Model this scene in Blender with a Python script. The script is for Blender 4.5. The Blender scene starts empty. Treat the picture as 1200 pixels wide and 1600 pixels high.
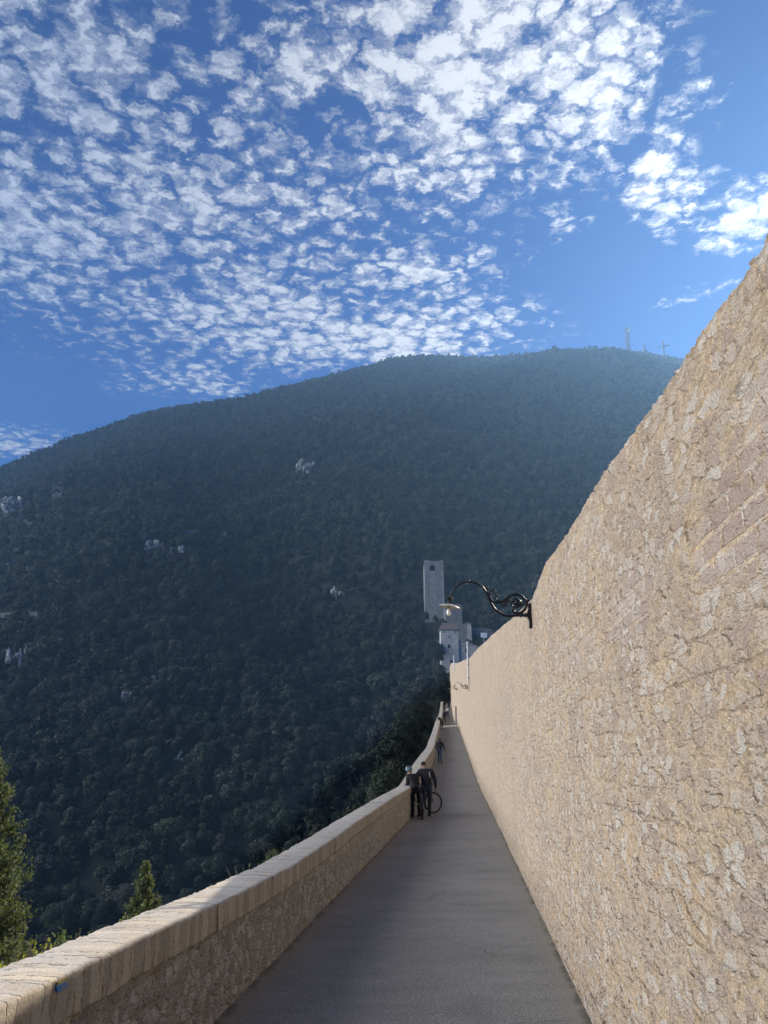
import bpy, bmesh, math, random
import numpy as np
from mathutils import Vector, Matrix, noise as mnoise

sc = bpy.context.scene
COL = sc.collection
random.seed(7)
rng = np.random.default_rng(7)

# ------------------------------------------------------------------ camera
FPX = 1202.0
TH = math.atan(298.0 / FPX)
CT, ST = math.cos(TH), math.sin(TH)
EYE = 1.81
cam = bpy.data.cameras.new("camera")
cam.sensor_fit = 'HORIZONTAL'
cam.sensor_width = 36.0
cam.lens = 36.0 * FPX / 1200.0
cam.clip_start = 0.05
cam.clip_end = 20000
camo = bpy.data.objects.new("camera", cam)
COL.objects.link(camo)
camo.location = (0, 0, EYE)
camo.rotation_euler = (math.radians(90) + TH, 0, 0)
sc.camera = camo


def ray(px, py):
    """world direction seen at a pixel of the 1200x1600 photograph"""
    c, u = px - 600.0, 800.0 - py
    return Vector((c, FPX * CT - u * ST, FPX * ST + u * CT))


def at(px, py, F):
    """world point seen at a pixel, F metres forward"""
    d = ray(px, py)
    d = d * (F / d.y)
    return Vector((d.x, d.y, d.z + EYE))


# ------------------------------------------------------------------ sun and sky
_az, _el = math.radians(38.1), math.radians(27.3)
SUNDIR = Vector((math.sin(_az) * math.cos(_el), math.cos(_az) * math.cos(_el), math.sin(_el)))
SUN_EL = math.asin(SUNDIR.z)
SUN_AZ = math.atan2(SUNDIR.x, SUNDIR.y)
sl = bpy.data.lights.new("sun", 'SUN')
sl.energy = 5.0
sl.angle = math.radians(0.5)
sl.color = (1.0, 0.87, 0.70)
slo = bpy.data.objects.new("sun", sl)
COL.objects.link(slo)
slo.rotation_euler = (-SUNDIR).to_track_quat('-Z', 'Y').to_euler()

sc.view_settings.view_transform = 'Standard'
sc.view_settings.look = 'None'
sc.view_settings.exposure = 0.5
sc.view_settings.gamma = 1.0
sc.cycles.use_denoising = True
sc.cycles.max_bounces = 6
sc.cycles.diffuse_bounces = 4
sc.cycles.volume_bounces = 0
sc.cycles.transparent_max_bounces = 8
sc.cycles.sample_clamp_indirect = 8


class NT:
    """small node-tree writer"""

    def __init__(self, tree):
        self.t = tree
        self.n = tree.nodes
        self.l = tree.links

    def new(self, typ, **kw):
        nd = self.n.new(typ)
        for k, v in kw.items():
            setattr(nd, k, v)
        return nd

    def put(self, sock, v):
        if v is None:
            return
        if hasattr(v, 'is_linked') or isinstance(v, bpy.types.NodeSocket):
            self.l.new(v, sock)
        else:
            sock.default_value = v

    def m(self, op, a, b=None, c=None, clamp=False):
        nd = self.new('ShaderNodeMath', operation=op, use_clamp=clamp)
        self.put(nd.inputs[0], a)
        self.put(nd.inputs[1], b)
        self.put(nd.inputs[2], c)
        return nd.outputs[0]

    def v(self, op, a, b=None, out=0):
        nd = self.new('ShaderNodeVectorMath', operation=op)
        self.put(nd.inputs[0], a)
        if b is not None:
            if op == 'SCALE':
                self.put(nd.inputs[3], b)
            else:
                self.put(nd.inputs[1], b)
        return nd.outputs[out]

    def mix(self, f, a, b, blend='MIX'):
        nd = self.new('ShaderNodeMix', data_type='RGBA', blend_type=blend, clamp_factor=True)
        self.put(nd.inputs[0], f)
        for s, x in ((nd.inputs[6], a), (nd.inputs[7], b)):
            if isinstance(x, (tuple, list)) and len(x) == 3:
                x = (*x, 1)
            self.put(s, x)
        return nd.outputs[2]

    def ramp(self, x, a, b, lo=0.0, hi=1.0, smooth=True):
        nd = self.new('ShaderNodeMapRange', interpolation_type='SMOOTHSTEP' if smooth else 'LINEAR')
        self.put(nd.inputs[0], x)
        for i, q in enumerate((a, b, lo, hi)):
            self.put(nd.inputs[1 + i], q)
        return nd.outputs[0]

    def noise(self, vec, scale, detail=4, rough=0.55, dist=0.0, col=False, dim='3D'):
        nd = self.new('ShaderNodeTexNoise', noise_dimensions=dim)
        self.put(nd.inputs['Vector'], vec)
        nd.inputs['Scale'].default_value = scale
        nd.inputs['Detail'].default_value = detail
        nd.inputs['Roughness'].default_value = rough
        nd.inputs['Distortion'].default_value = dist
        return nd.outputs[1 if col else 0]

    def voro(self, vec, scale, feature='F1', rand=1.0, dim='3D', smooth=0.3):
        nd = self.new('ShaderNodeTexVoronoi', feature=feature, voronoi_dimensions=dim)
        self.put(nd.inputs['Vector'], vec)
        nd.inputs['Scale'].default_value = scale
        nd.inputs['Randomness'].default_value = rand
        if feature == 'SMOOTH_F1':
            nd.inputs['Smoothness'].default_value = smooth
        return nd

    def comb(self, x, y, z=0.0):
        nd = self.new('ShaderNodeCombineXYZ')
        self.put(nd.inputs[0], x)
        self.put(nd.inputs[1], y)
        self.put(nd.inputs[2], z)
        return nd.outputs[0]

    def sep(self, vec):
        nd = self.new('ShaderNodeSeparateXYZ')
        self.put(nd.inputs[0], vec)
        return nd.outputs


world = bpy.data.worlds.new("World")
sc.world = world
world.use_nodes = True
SKY = 0.10


def build_world():
    w = NT(world.node_tree)
    w.n.clear()
    out = w.new('ShaderNodeOutputWorld')
    bg = w.new('ShaderNodeBackground')
    sky = w.new('ShaderNodeTexSky', sky_type='NISHITA', sun_disc=False)
    sky.sun_elevation = SUN_EL
    sky.sun_rotation = SUN_AZ
    sky.altitude = 400
    sky.air_density = 1.0
    sky.dust_density = 0.1
    sky.ozone_density = 2.0
    hsv = w.new('ShaderNodeHueSaturation')
    hsv.inputs['Saturation'].default_value = 1.22
    hsv.inputs['Value'].default_value = 1.0
    w.put(hsv.inputs['Color'], sky.outputs[0])
    skyc = w.v('SCALE', w.v('MULTIPLY', hsv.outputs[0], (0.08, 0.235, 0.49)), SKY)
    tc = w.new('ShaderNodeTexCoord')
    d = w.v('NORMALIZE', tc.outputs['Generated'])
    dx, dy, dz = w.sep(d)
    den = w.m('MAXIMUM', w.m('ADD', dz, 0.02), 0.03)
    qx = w.m('DIVIDE', dx, den)
    qy = w.m('DIVIDE', dy, den)
    q = w.comb(qx, qy)
    # the cloud sheet: large cover made of soft patches of the layer
    wob = w.v('SCALE', w.v('SUBTRACT', w.noise(q, 2.6, 4, 0.6, col=True), (0.5, 0.5, 0.5)), 0.42)
    qq = w.v('ADD', q, wob)
    ax, ay, _ = w.sep(qq)

    def P(px, py):
        r = ray(px, py).normalized()
        k = max(r.z + 0.02, 0.03)
        return r.x / k, r.y / k

    cover = None
    # centre pixel, pixel one radius along, half-width factor, weight
    patches = [
        ((700, 110), (960, 110), (700, 300), 1.2),
        ((900, 130), (1050, 110), (880, 290), 1.15),
        ((480, 100), (640, 100), (480, 220), 1.0),
        ((120, 110), (420, 120), (110, 280), 0.92),
        ((240, 250), (420, 260), (240, 330), 0.8),
        ((60, 370), (300, 370), (60, 480), 1.0),
        ((330, 350), (620, 345), (330, 440), 0.9),
        ((400, 500), (720, 500), (400, 580), 0.95),
        ((600, 530), (800, 525), (600, 590), 1.1),
        ((600, 410), (800, 400), (600, 460), 0.86),
        ((1050, 305), (1110, 295), (1050, 370), 1.1),
        ((1180, 335), (1250, 320), (1180, 385), 1.2),
        ((1080, 462), (1130, 460), (1080, 475), 0.6),
        ((10, 690), (110, 690), (10, 715), 0.95),
        ((1090, 180), (1140, 185), (1090, 200), 0.62),
        ((290, 590), (420, 590), (290, 620), 0.75),
        ((860, 345), (930, 345), (860, 365), 0.6),
    ]
    for c, a, b, wt in patches:
        cx, cy = P(*c)
        bx, by = P(*a)
        ex, ey = P(*b)
        r1 = math.hypot(bx - cx, by - cy)
        r2 = math.hypot(ex - cx, ey - cy)
        ang = math.atan2(by - cy, bx - cx)
        ux = w.m('SUBTRACT', ax, cx)
        uy = w.m('SUBTRACT', ay, cy)
        ca, sa = math.cos(ang), math.sin(ang)
        p = w.m('DIVIDE', w.m('ADD', w.m('MULTIPLY', ux, ca), w.m('MULTIPLY', uy, sa)), r1)
        s = w.m('DIVIDE', w.m('SUBTRACT', w.m('MULTIPLY', uy, ca), w.m('MULTIPLY', ux, sa)), r2)
        rr = w.m('ADD', w.m('MULTIPLY', p, p), w.m('MULTIPLY', s, s))
        g = w.m('MULTIPLY', w.m('POWER', 2.718, w.m('MULTIPLY', rr, -0.85)), wt)
        cover = g if cover is None else w.m('MAXIMUM', cover, g)
    # unseen bright bank added beyond the left frame edge to light the wall
    side = w.ramp(dx, -0.52, -0.80)
    fill_bank = side
    cover = w.m('MAXIMUM', cover, w.m('MULTIPLY', fill_bank, 1.6))
    # cells of the layer
    small = w.v('SCALE', w.v('SUBTRACT', w.noise(q, 16, 6, 0.7, col=True), (0.5, 0.5, 0.5)), 0.12)
    qc = w.v('ADD', q, small)
    cells = w.voro(qc, 22.0, 'SMOOTH_F1', 1.0, '2D', 0.35).outputs['Distance']
    cells2 = w.voro(w.v('ADD', qc, (3.3, 1.7, 0)), 54, 'SMOOTH_F1', 1.0, '2D', 0.4).outputs['Distance']
    fb = w.noise(q, 5.0, 8, 0.66)
    fine = w.noise(qc, 26, 8, 0.78)
    body = w.m('ADD', w.m('MULTIPLY', w.m('SUBTRACT', 0.60, cells), 1.3), w.m('MULTIPLY', w.m('SUBTRACT', 0.45, cells2), 0.55))
    body = w.m('ADD', body, w.m('MULTIPLY', w.m('SUBTRACT', fb, 0.5), 1.3))
    body = w.m('ADD', body, w.m('MULTIPLY', w.m('SUBTRACT', fine, 0.5), 1.25))
    dens = w.m('ADD', body, w.m('MULTIPLY', w.m('SUBTRACT', cover, 0.60), 0.95))
    alpha = w.ramp(dens, -0.08, 1.0)
    alpha = w.m('MULTIPLY', alpha, w.ramp(cover, 0.12, 0.42))
    alpha = w.m('MULTIPLY', alpha, w.ramp(dz, 0.02, 0.12))
    alpha = w.m('MULTIPLY', alpha, 0.93)
    # how strongly the cloud is lit: bright towards the sun, boosted in the added left bank
    sd = w.v('DOT_PRODUCT', d, tuple(SUNDIR), out=1)
    fwd = w.m('POWER', w.m('MAXIMUM', sd, 0.0), 5.0)
    lit = w.m('ADD', w.m('MULTIPLY', fwd, 0.50), 0.35)
    lit = w.m('ADD', lit, w.m('MULTIPLY', fill_bank, 4.6))
    shade = w.ramp(dens, 0.15, 1.1, 0.80, 1.12)
    lit = w.m('MULTIPLY', lit, shade)
    ccol = w.mix(w.m('MAXIMUM', w.ramp(sd, 0.5, 1.0), fill_bank), (0.82, 0.92, 1.12), (1.0, 0.99, 0.98))
    cl = w.v('SCALE', ccol, lit)
    final = w.mix(alpha, skyc, cl)
    w.put(bg.inputs['Color'], final)
    bg.inputs['Strength'].default_value = 1.0
    w.l.new(bg.outputs[0], out.inputs[0])
    world.cycles.sampling_method = 'MANUAL'
    world.cycles.sample_map_resolution = 512


build_world()

# ------------------------------------------------------------------ helpers


def link(name, me, mat=None, parent=None, smooth=False):
    o = bpy.data.objects.new(name, me)
    COL.objects.link(o)
    if mat is not None:
        for mm in (mat if isinstance(mat, (list, tuple)) else [mat]):
            me.materials.append(mm)
    if parent is not None:
        o.parent = parent
    if smooth:
        me.polygons.foreach_set('use_smooth', [True] * len(me.polygons))
    return o


def tag(o, label, cat, group=None):
    o['label'] = label
    o['category'] = cat
    if group:
        o['group'] = group
    return o


def kind(o, k):
    o['kind'] = k
    return o


def empty(name, loc, rz=0.0, label=None, cat=None, group=None):
    o = bpy.data.objects.new(name, None)
    COL.objects.link(o)
    o.location = loc
    o.rotation_euler = (0, 0, rz)
    o.empty_display_size = 0.1
    if label:
        tag(o, label, cat, group)
    return o


class MB:
    """mesh collector"""

    def __init__(self):
        self.v = []
        self.f = []
        self.mi = []

    def add(self, vs, fs, mi=0):
        b = len(self.v)
        self.v += [tuple(p) for p in vs]
        self.f += [tuple(b + i for i in f) for f in fs]
        self.mi += [mi] * len(fs)

    def box(self, c, s, rot=None, mi=0):
        hx, hy, hz = s[0] / 2, s[1] / 2, s[2] / 2
        vs = [Vector((x, y, z)) for x in (-hx, hx) for y in (-hy, hy) for z in (-hz, hz)]
        if rot is not None:
            vs = [rot @ p for p in vs]
        vs = [p + Vector(c) for p in vs]
        self.add(vs, [(0, 1, 3, 2), (4, 6, 7, 5), (0, 4, 5, 1), (2, 3, 7, 6), (0, 2, 6, 4), (1, 5, 7, 3)], mi)

    def tube(self, pts, r, n=8, mi=0, cap=True):
        pts = [Vector(p) for p in pts]
        rs = r if isinstance(r, (list, tuple)) else [r] * len(pts)
        rings = []
        up = Vector((0.3, 0.1, 1)).normalized()
        for i, p in enumerate(pts):
            a = pts[max(i - 1, 0)]
            b = pts[min(i + 1, len(pts) - 1)]
            t = (b - a)
            if t.length < 1e-9:
                t = Vector((0, 0, 1))
            t.normalize()
            x = t.cross(up)
            if x.length < 1e-3:
                x = t.cross(Vector((1, 0, 0)))
            x.normalize()
            up = x.cross(t).normalized()
            rings.append([p + (x * math.cos(2 * math.pi * k / n) + up * math.sin(2 * math.pi * k / n)) * rs[i] for k in range(n)])
        vs = [q for ring in rings for q in ring]
        fs = []
        for i in range(len(pts) - 1):
            for k in range(n):
                k2 = (k + 1) % n
                fs.append((i * n + k, i * n + k2, (i + 1) * n + k2, (i + 1) * n + k))
        if cap:
            fs.append(tuple(reversed(range(n))))
            fs.append(tuple((len(pts) - 1) * n + k for k in range(n)))
        self.add(vs, fs, mi)

    def lathe(self, prof, n=20, mat4=None, mi=0):
        vs, fs = [], []
        for r, z in prof:
            for k in range(n):
                a = 2 * math.pi * k / n
                vs.append(Vector((r * math.cos(a), r * math.sin(a), z)))
        if mat4 is not None:
            vs = [mat4 @ p for p in vs]
        for i in range(len(prof) - 1):
            for k in range(n):
                k2 = (k + 1) % n
                fs.append((i * n + k, i * n + k2, (i + 1) * n + k2, (i + 1) * n + k))
        self.add(vs, fs, mi)

    def ball(self, c, r, n=10, sc3=(1, 1, 1), mi=0):
        prof = [(r * math.sin(math.pi * i / n) + 1e-5, -r * math.cos(math.pi * i / n)) for i in range(n + 1)]
        self.lathe(prof, n + 2, Matrix.Translation(Vector(c)) @ Matrix.Diagonal((*sc3, 1)), mi)

    def build(self, name, mat, parent=None, smooth=False):
        me = bpy.data.meshes.new(name)
        me.from_pydata(self.v, [], self.f)
        o = link(name, me, mat, parent, smooth)
        if any(self.mi):
            me.polygons.foreach_set('material_index', self.mi)
        me.update()
        return o


def np_mesh(name, verts, faces, uv=None, smooth=True):
    """verts (n,3), faces (m,4) numpy"""
    me = bpy.data.meshes.new(name)
    n, m = len(verts), len(faces)
    k = faces.shape[1]
    me.vertices.add(n)
    me.vertices.foreach_set('co', np.asarray(verts, dtype=np.float32).ravel())
    me.loops.add(m * k)
    me.loops.foreach_set('vertex_index', faces.astype(np.int32).ravel())
    me.polygons.add(m)
    me.polygons.foreach_set('loop_start', np.arange(0, m * k, k, dtype=np.int32))
    me.polygons.foreach_set('loop_total', np.full(m, k, dtype=np.int32))
    if smooth:
        me.polygons.foreach_set('use_smooth', np.ones(m, dtype=bool))
    me.update(calc_edges=True)
    if uv is not None:
        l = me.uv_layers.new(name='UVMap')
        l.data.foreach_set('uv', uv[faces.ravel()].astype(np.float32).ravel())
    return me


def mat_new(name):
    m = bpy.data.materials.new(name)
    m.use_nodes = True
    w = NT(m.node_tree)
    b = w.n['Principled BSDF']
    return m, w, b


def plain(name, col, rough=0.6, metal=0.0, var=0.15, scale=12.0, bump=0.0):
    m, w, b = mat_new(name)
    tc = w.new('ShaderNodeTexCoord')
    n = w.noise(tc.outputs['Object'], scale, 5, 0.6)
    c = w.mix(w.ramp(n, 0.3, 0.7), tuple(x * (1 - var) for x in col), tuple(min(1, x * (1 + var)) for x in col))
    w.put(b.inputs['Base Color'], c)
    b.inputs['Roughness'].default_value = rough
    b.inputs['Metallic'].default_value = metal
    if bump:
        bm = w.new('ShaderNodeBump')
        bm.inputs['Strength'].default_value = bump
        bm.inputs['Distance'].default_value = 0.01
        w.put(bm.inputs['Height'], n)
        w.put(b.inputs['Normal'], bm.outputs[0])
    return m


def interp(x, pts, k=1):
    xs = [p[0] for p in pts]
    ys = [p[k] for p in pts]
    return np.interp(x, xs, ys)


# ------------------------------------------------------------------ bridge lines
# stations: forward, path height, left wall base x, right wall base x
def _st(F, l, r, y):
    a, b = at(l, y, F), at(r, y, F)
    return (F, (a.z + b.z) / 2, a.x, b.x)


S1 = _st(6.24, 337, 925, 1600)
S2 = _st(26.6, 643, 773, 1278)
k0 = [(S2[i] - S1[i]) / (S2[0] - S1[0]) for i in range(4)]
S0 = tuple(S1[i] + k0[i] * (-6.0 - S1[0]) for i in range(4))
STN = [S0, S1, S2,
       _st(40.0, 662, 747.5, 1225),
       _st(57.7, 677, 736, 1192),
       _st(80.0, 684, 724, 1158),
       _st(104.0, 688, 716.5, 1136),
       _st(111.5, 690, 710.5, 1131.5),
       _st(130, 691.5, 707.8, 1123),
       _st(155, 692, 706.5, 1113),
       _st(185, 692, 705.5, 1105),
       _st(235, 694, 704.5, 1099)]


def smooth_interp(F, k):
    """piecewise linear rounded a little at the bends"""
    F = np.asarray(F, dtype=float)
    w = np.clip(np.abs(F) * 0.05, 0.3, 4.0)
    return sum(interp(F + o * w, STN, k) for o in (-1, -0.5, 0, 0.5, 1)) / 5


def zp(F): return smooth_interp(F, 1)
def xl(F): return smooth_interp(F, 2)
def xr(F): return smooth_interp(F, 3)


# right wall top, from the silhouette: each point found where the sight line meets the wall's face
TOPPX = [(1200, 359), (1150, 438), (1079, 537), (1052, 582), (1037, 605), (981, 680), (931, 753), (884, 835), (850, 881),
         (830, 936), (800, 966), (765, 995), (735, 1027), (722, 1033), (712, 1037)]
WT = []
for px, py in TOPPX:
    r = ray(px, py)
    t = r.x / r.y
    Fs = np.linspace(0.3, 140, 30000)
    i = int(np.argmin(np.abs(xr(Fs) - t * Fs) / Fs))
    F = float(Fs[i])
    WT.append((F, r.z / r.y * F + EYE))
WT = [(-8, WT[0][1] + 0.15)] + WT
WT += [(150, 1.81 + 7.3), (190, 1.81 + 9.0), (235, 1.81 + 10.5)]
WT.sort()


def z_top(F): return interp(F, WT)


def spaced(F0, F1, fine, k):
    out = [F0]
    while out[-1] < F1:
        out.append(out[-1] + max(fine, k * max(abs(out[-1]), 0)))
    return np.array(out)


# ------------------------------------------------------------------ masonry material


def masonry(name, cold, warm, stone_a, stone_b, disp=0.02, dens=0.5, brickwork=True, stretch=1.5, warp=1.0, brick_at=(), sc1_=4.6, sc2_=11.0, pale=(0.74, 0.68, 0.59), redd=(0.52, 0.40, 0.325)):
    m, w, b = mat_new(name)
    uvn = w.new('ShaderNodeUVMap')
    uv = uvn.outputs[0]
    # uneven courses
    big = w.noise(uv, 1.3, 3, 0.5)
    wob = w.v('SCALE', w.v('SUBTRACT', w.noise(uv, 7.0, 4, 0.6, col=True), (0.5, 0.5, 0.5)), 0.06 * warp)
    wob2 = w.v('SCALE', w.v('SUBTRACT', w.noise(uv, 45.0, 3, 0.6, col=True), (0.5, 0.5, 0.5)), 0.008 * warp)
    p = w.v('ADD', w.v('ADD', uv, wob), wob2)
    p1 = w.v('MULTIPLY', p, (1.0, stretch, 1.0))
    v1 = w.voro(p1, sc1_, 'F1', 1.0, '2D')
    e1 = w.voro(p1, sc1_, 'DISTANCE_TO_EDGE', 1.0, '2D').outputs['Distance']
    p2 = w.v('ADD', w.v('MULTIPLY', p, (1.0, stretch * 1.1, 1.0)), (5.1, 2.2, 0))
    v2 = w.voro(p2, sc2_, 'F1', 1.0, '2D')
    e2 = w.voro(p2, sc2_, 'DISTANCE_TO_EDGE', 1.0, '2D').outputs['Distance']
    c1 = w.sep(v1.outputs['Color'])
    c2 = w.sep(v2.outputs['Color'])
    expo = w.noise(uv, 0.9, 3, 0.55)
    ex1 = w.ramp(w.m('ADD', c1[0], w.m('MULTIPLY', w.m('SUBTRACT', expo, 0.5), 1.1)), 1.0 - dens, 1.04 - dens)
    ex2 = w.ramp(w.m('ADD', c2[0], w.m('MULTIPLY', w.m('SUBTRACT', expo, 0.5), 0.9)), 1.0 - dens * 0.9, 1.05 - dens * 0.9)
    # ragged mortar smeared over the stones' edges
    rag = w.m('MULTIPLY', w.m('SUBTRACT', w.noise(uv, 26, 5, 0.65), 0.35), 0.16)
    s1 = w.m('MULTIPLY', ex1, w.ramp(w.m('SUBTRACT', e1, rag), 0.035, 0.10))
    s2 = w.m('MULTIPLY', ex2, w.ramp(w.m('SUBTRACT', e2, rag), 0.05, 0.13))
    fine = w.noise(uv, 110, 6, 0.78)
    mid = w.noise(w.v('MULTIPLY', uv, (1.0, 1.5, 1.0)), 24, 7, 0.74)
    low = w.noise(uv, 2.6, 5, 0.6)
    grain = w.noise(uv, 300, 3, 0.7)
    mort = w.mix(w.ramp(low, 0.32, 0.68), cold, warm)
    mort = w.mix(w.ramp(w.noise(uv, 0.55, 4, 0.6), 0.46, 0.66, 0.0, 0.55), mort, (cold[0] * 0.78, cold[1] * 0.80, cold[2] * 0.86))
    mort = w.mix(w.ramp(w.noise(uv, 5.0, 5, 0.7), 0.52, 0.70, 0.0, 0.6), mort, (warm[0] * 0.66, warm[1] * 0.58, warm[2] * 0.52))
    mort = w.mix(w.ramp(mid, 0.34, 0.66, 0.0, 0.9), w.mix(1.0, mort, (0.68, 0.63, 0.58), 'MULTIPLY'), w.mix(1.0, mort, (1.15, 1.14, 1.12), 'MULTIPLY'))
    sc1 = w.mix(c1[1], stone_a, stone_b)
    sc1 = w.mix(w.ramp(c1[2], 0.66, 0.72), sc1, redd)
    sc1 = w.mix(w.ramp(c1[0], 0.93, 0.95), sc1, pale)
    sc2 = w.mix(c2[1], stone_a, stone_b)
    sc2 = w.mix(w.ramp(c2[2], 0.55, 0.63), sc2, tuple(q * 0.88 for q in redd))
    col = w.mix(w.m('MULTIPLY', s2, 0.55), mort, sc2)
    col = w.mix(w.m('MULTIPLY', s1, w.ramp(mid, 0.40, 0.66, 0.95, 0.35)), col, sc1)
    h = w.m('MULTIPLY', low, 0.35)
    h = w.m('ADD', h, w.m('MULTIPLY', mid, 1.0))
    h = w.m('ADD', h, w.m('MULTIPLY', fine, 0.42))
    h = w.m('ADD', h, w.m('MULTIPLY', grain, 0.05))
    h = w.m('ADD', h, w.m('MULTIPLY', s2, 0.28))
    h = w.m('ADD', h, w.m('MULTIPLY', s1, w.m('ADD', w.m('MULTIPLY', c1[1], 0.5), -0.05)))
    # exposed joints around stones
    j1 = w.m('MULTIPLY', ex1, w.ramp(e1, 0.0, 0.05, 1.0, 0.0))
    h = w.m('SUBTRACT', h, w.m('MULTIPLY', j1, 0.30))
    if brickwork:
        br = w.new('ShaderNodeTexBrick')
        w.put(br.inputs['Vector'], w.v('ADD', uv, w.v('SCALE', wob, 0.12)))
        br.inputs['Color1'].default_value = (0.40, 0.29, 0.24, 1)
        br.inputs['Color2'].default_value = (0.58, 0.49, 0.42, 1)
        br.inputs['Mortar'].default_value = (0.56, 0.43, 0.30, 1)
        br.inputs['Scale'].default_value = 1.0
        br.inputs['Mortar Size'].default_value = 0.012
        br.inputs['Mortar Smooth'].default_value = 0.5
        br.inputs['Brick Width'].default_value = 0.21
        br.inputs['Row Height'].default_value = 0.085
        band = None
        ux, uy, _ = w.sep(w.v('ADD', uv, w.v('SCALE', w.v('SUBTRACT', w.noise(uv, 3.0, 4, 0.6, col=True), (0.5, 0.5, 0.5)), 0.5)))
        for (bu, bv, ru, rv, wt) in brick_at:
            a1 = w.m('POWER', w.m('DIVIDE', w.m('SUBTRACT', ux, bu), ru), 2.0)
            a2 = w.m('POWER', w.m('DIVIDE', w.m('SUBTRACT', uy, bv), rv), 2.0)
            g = w.m('MULTIPLY', w.ramp(w.m('ADD', a1, a2), 0.5, 1.3, 1.0, 0.0), wt)
            band = g if band is None else w.m('MAXIMUM', band, g)
        patch = w.m('MULTIPLY', band, w.ramp(mid, 0.30, 0.44))
        face = w.m('SUBTRACT', 1.0, br.outputs['Fac'])
        h = w.m('MULTIPLY', h, w.m('SUBTRACT', 1.0, w.m('MULTIPLY', band, 0.35)))
        h = w.m('ADD', h, w.m('MULTIPLY', band, 0.4))
        col = w.mix(w.m('MULTIPLY', w.m('MULTIPLY', patch, face), 0.85), col, br.outputs['Color'])
        h = w.m('ADD', h, w.m('MULTIPLY', w.m('MULTIPLY', band, w.m('SUBTRACT', face, 0.6)), 0.4))
    # faint level courses, broken up
    vx, vy, _ = w.sep(p)
    crs = w.m('ABSOLUTE', w.m('SUBTRACT', w.m('FRACT', w.m('DIVIDE', vy, 0.135)), 0.5))
    crm = w.m('MULTIPLY', w.ramp(crs, 0.0, 0.10, 1.0, 0.0), w.ramp(w.noise(w.v('MULTIPLY', uv, (0.7, 2.2, 1.0)), 1.6, 5, 0.65), 0.47, 0.60))
    h = w.m('SUBTRACT', h, w.m('MULTIPLY', crm, 0.45))
    col = w.mix(w.m('MULTIPLY', crm, 0.35), col, (0.30, 0.22, 0.15))
    # pits and voids
    pv = w.voro(w.v('ADD', uv, w.v('SCALE', wob, 0.6)), 9.0, 'F1', 1.0, '2D')
    pit = w.m('MULTIPLY', w.ramp(pv.outputs['Distance'], 0.06, 0.17, 1.0, 0.0), w.ramp(w.sep(pv.outputs['Color'])[0], 0.91, 0.94))
    h = w.m('SUBTRACT', h, w.m('MULTIPLY', pit, 0.6))
    col = w.mix(w.m('MULTIPLY', pit, 0.35), col, (0.16, 0.11, 0.075))
    pal = w.ramp(fine, 0.34, 0.68, 0.62, 1.25)
    col = w.v('SCALE', col, pal)
    # damp streaks running down
    st = w.noise(w.v('MULTIPLY', uv, (2.6, 0.25, 1.0)), 1.0, 5, 0.6)
    col = w.mix(w.ramp(st, 0.56, 0.78, 0.0, 0.35), col, w.mix(1.0, col, (0.62, 0.62, 0.64), 'MULTIPLY'))
    w.put(b.inputs['Base Color'], col)
    b.inputs['Roughness'].default_value = 0.93
    b.inputs['Specular IOR Level'].default_value = 0.2
    dn = w.new('ShaderNodeDisplacement')
    w.put(dn.inputs['Height'], h)
    dn.inputs['Midlevel'].default_value = 1.25
    dn.inputs['Scale'].default_value = disp
    w.l.new(dn.outputs[0], w.n['Material Output'].inputs['Displacement'])
    m.displacement_method = 'BOTH'
    return m


def wall_uv(px, py):
    r = ray(px, py)
    t = r.x / r.y
    Fs_ = np.linspace(0.3, 140, 30000)
    F = float(Fs_[int(np.argmin(np.abs(xr(Fs_) - t * Fs_) / Fs_))])
    Fa = np.linspace(-3, F, 4000)
    u = float(np.sum(np.hypot(np.diff(Fa), np.diff(xr(Fa))))) - 3
    return u, r.z / r.y * F + EYE - float(zp(F))


BRICKUV = []
for bx_, by_, ru_, rv_, wt_ in ((1150, 800, 0.36, 0.20, 1.0), (1100, 840, 0.25, 0.13, 0.9), (975, 950, 0.75, 0.16, 0.8), (1185, 960, 0.2, 0.12, 0.5), (900, 1020, 1.2, 0.10, 0.4), (1195, 620, 0.2, 0.12, 0.8)):
    u_, v_ = wall_uv(bx_, by_)
    BRICKUV.append((u_, v_, ru_, rv_, wt_))
M_WALL = masonry('wall_masonry', (0.67, 0.555, 0.415), (0.77, 0.59, 0.395), (0.74, 0.67, 0.57), (0.57, 0.45, 0.335), disp=0.019, dens=0.62, stretch=1.9, sc1_=8.6, sc2_=19.0, brick_at=BRICKUV)
M_PAR = masonry('parapet_masonry', (0.44, 0.42, 0.37), (0.53, 0.48, 0.41), (0.68, 0.66, 0.61), (0.33, 0.32, 0.29), disp=0.034, dens=0.95, sc1_=10.0, sc2_=19.0, pale=(0.66, 0.65, 0.62), redd=(0.40, 0.36, 0.32), brickwork=False, stretch=1.3)
M_TOWER = masonry('tower_stone', (0.40, 0.40, 0.40), (0.46, 0.45, 0.43), (0.52, 0.52, 0.52), (0.34, 0.34, 0.35), disp=0.01, dens=0.5, brickwork=False)
for mm_ in (M_TOWER,):
    mm_.displacement_method = 'BUMP'


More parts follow.
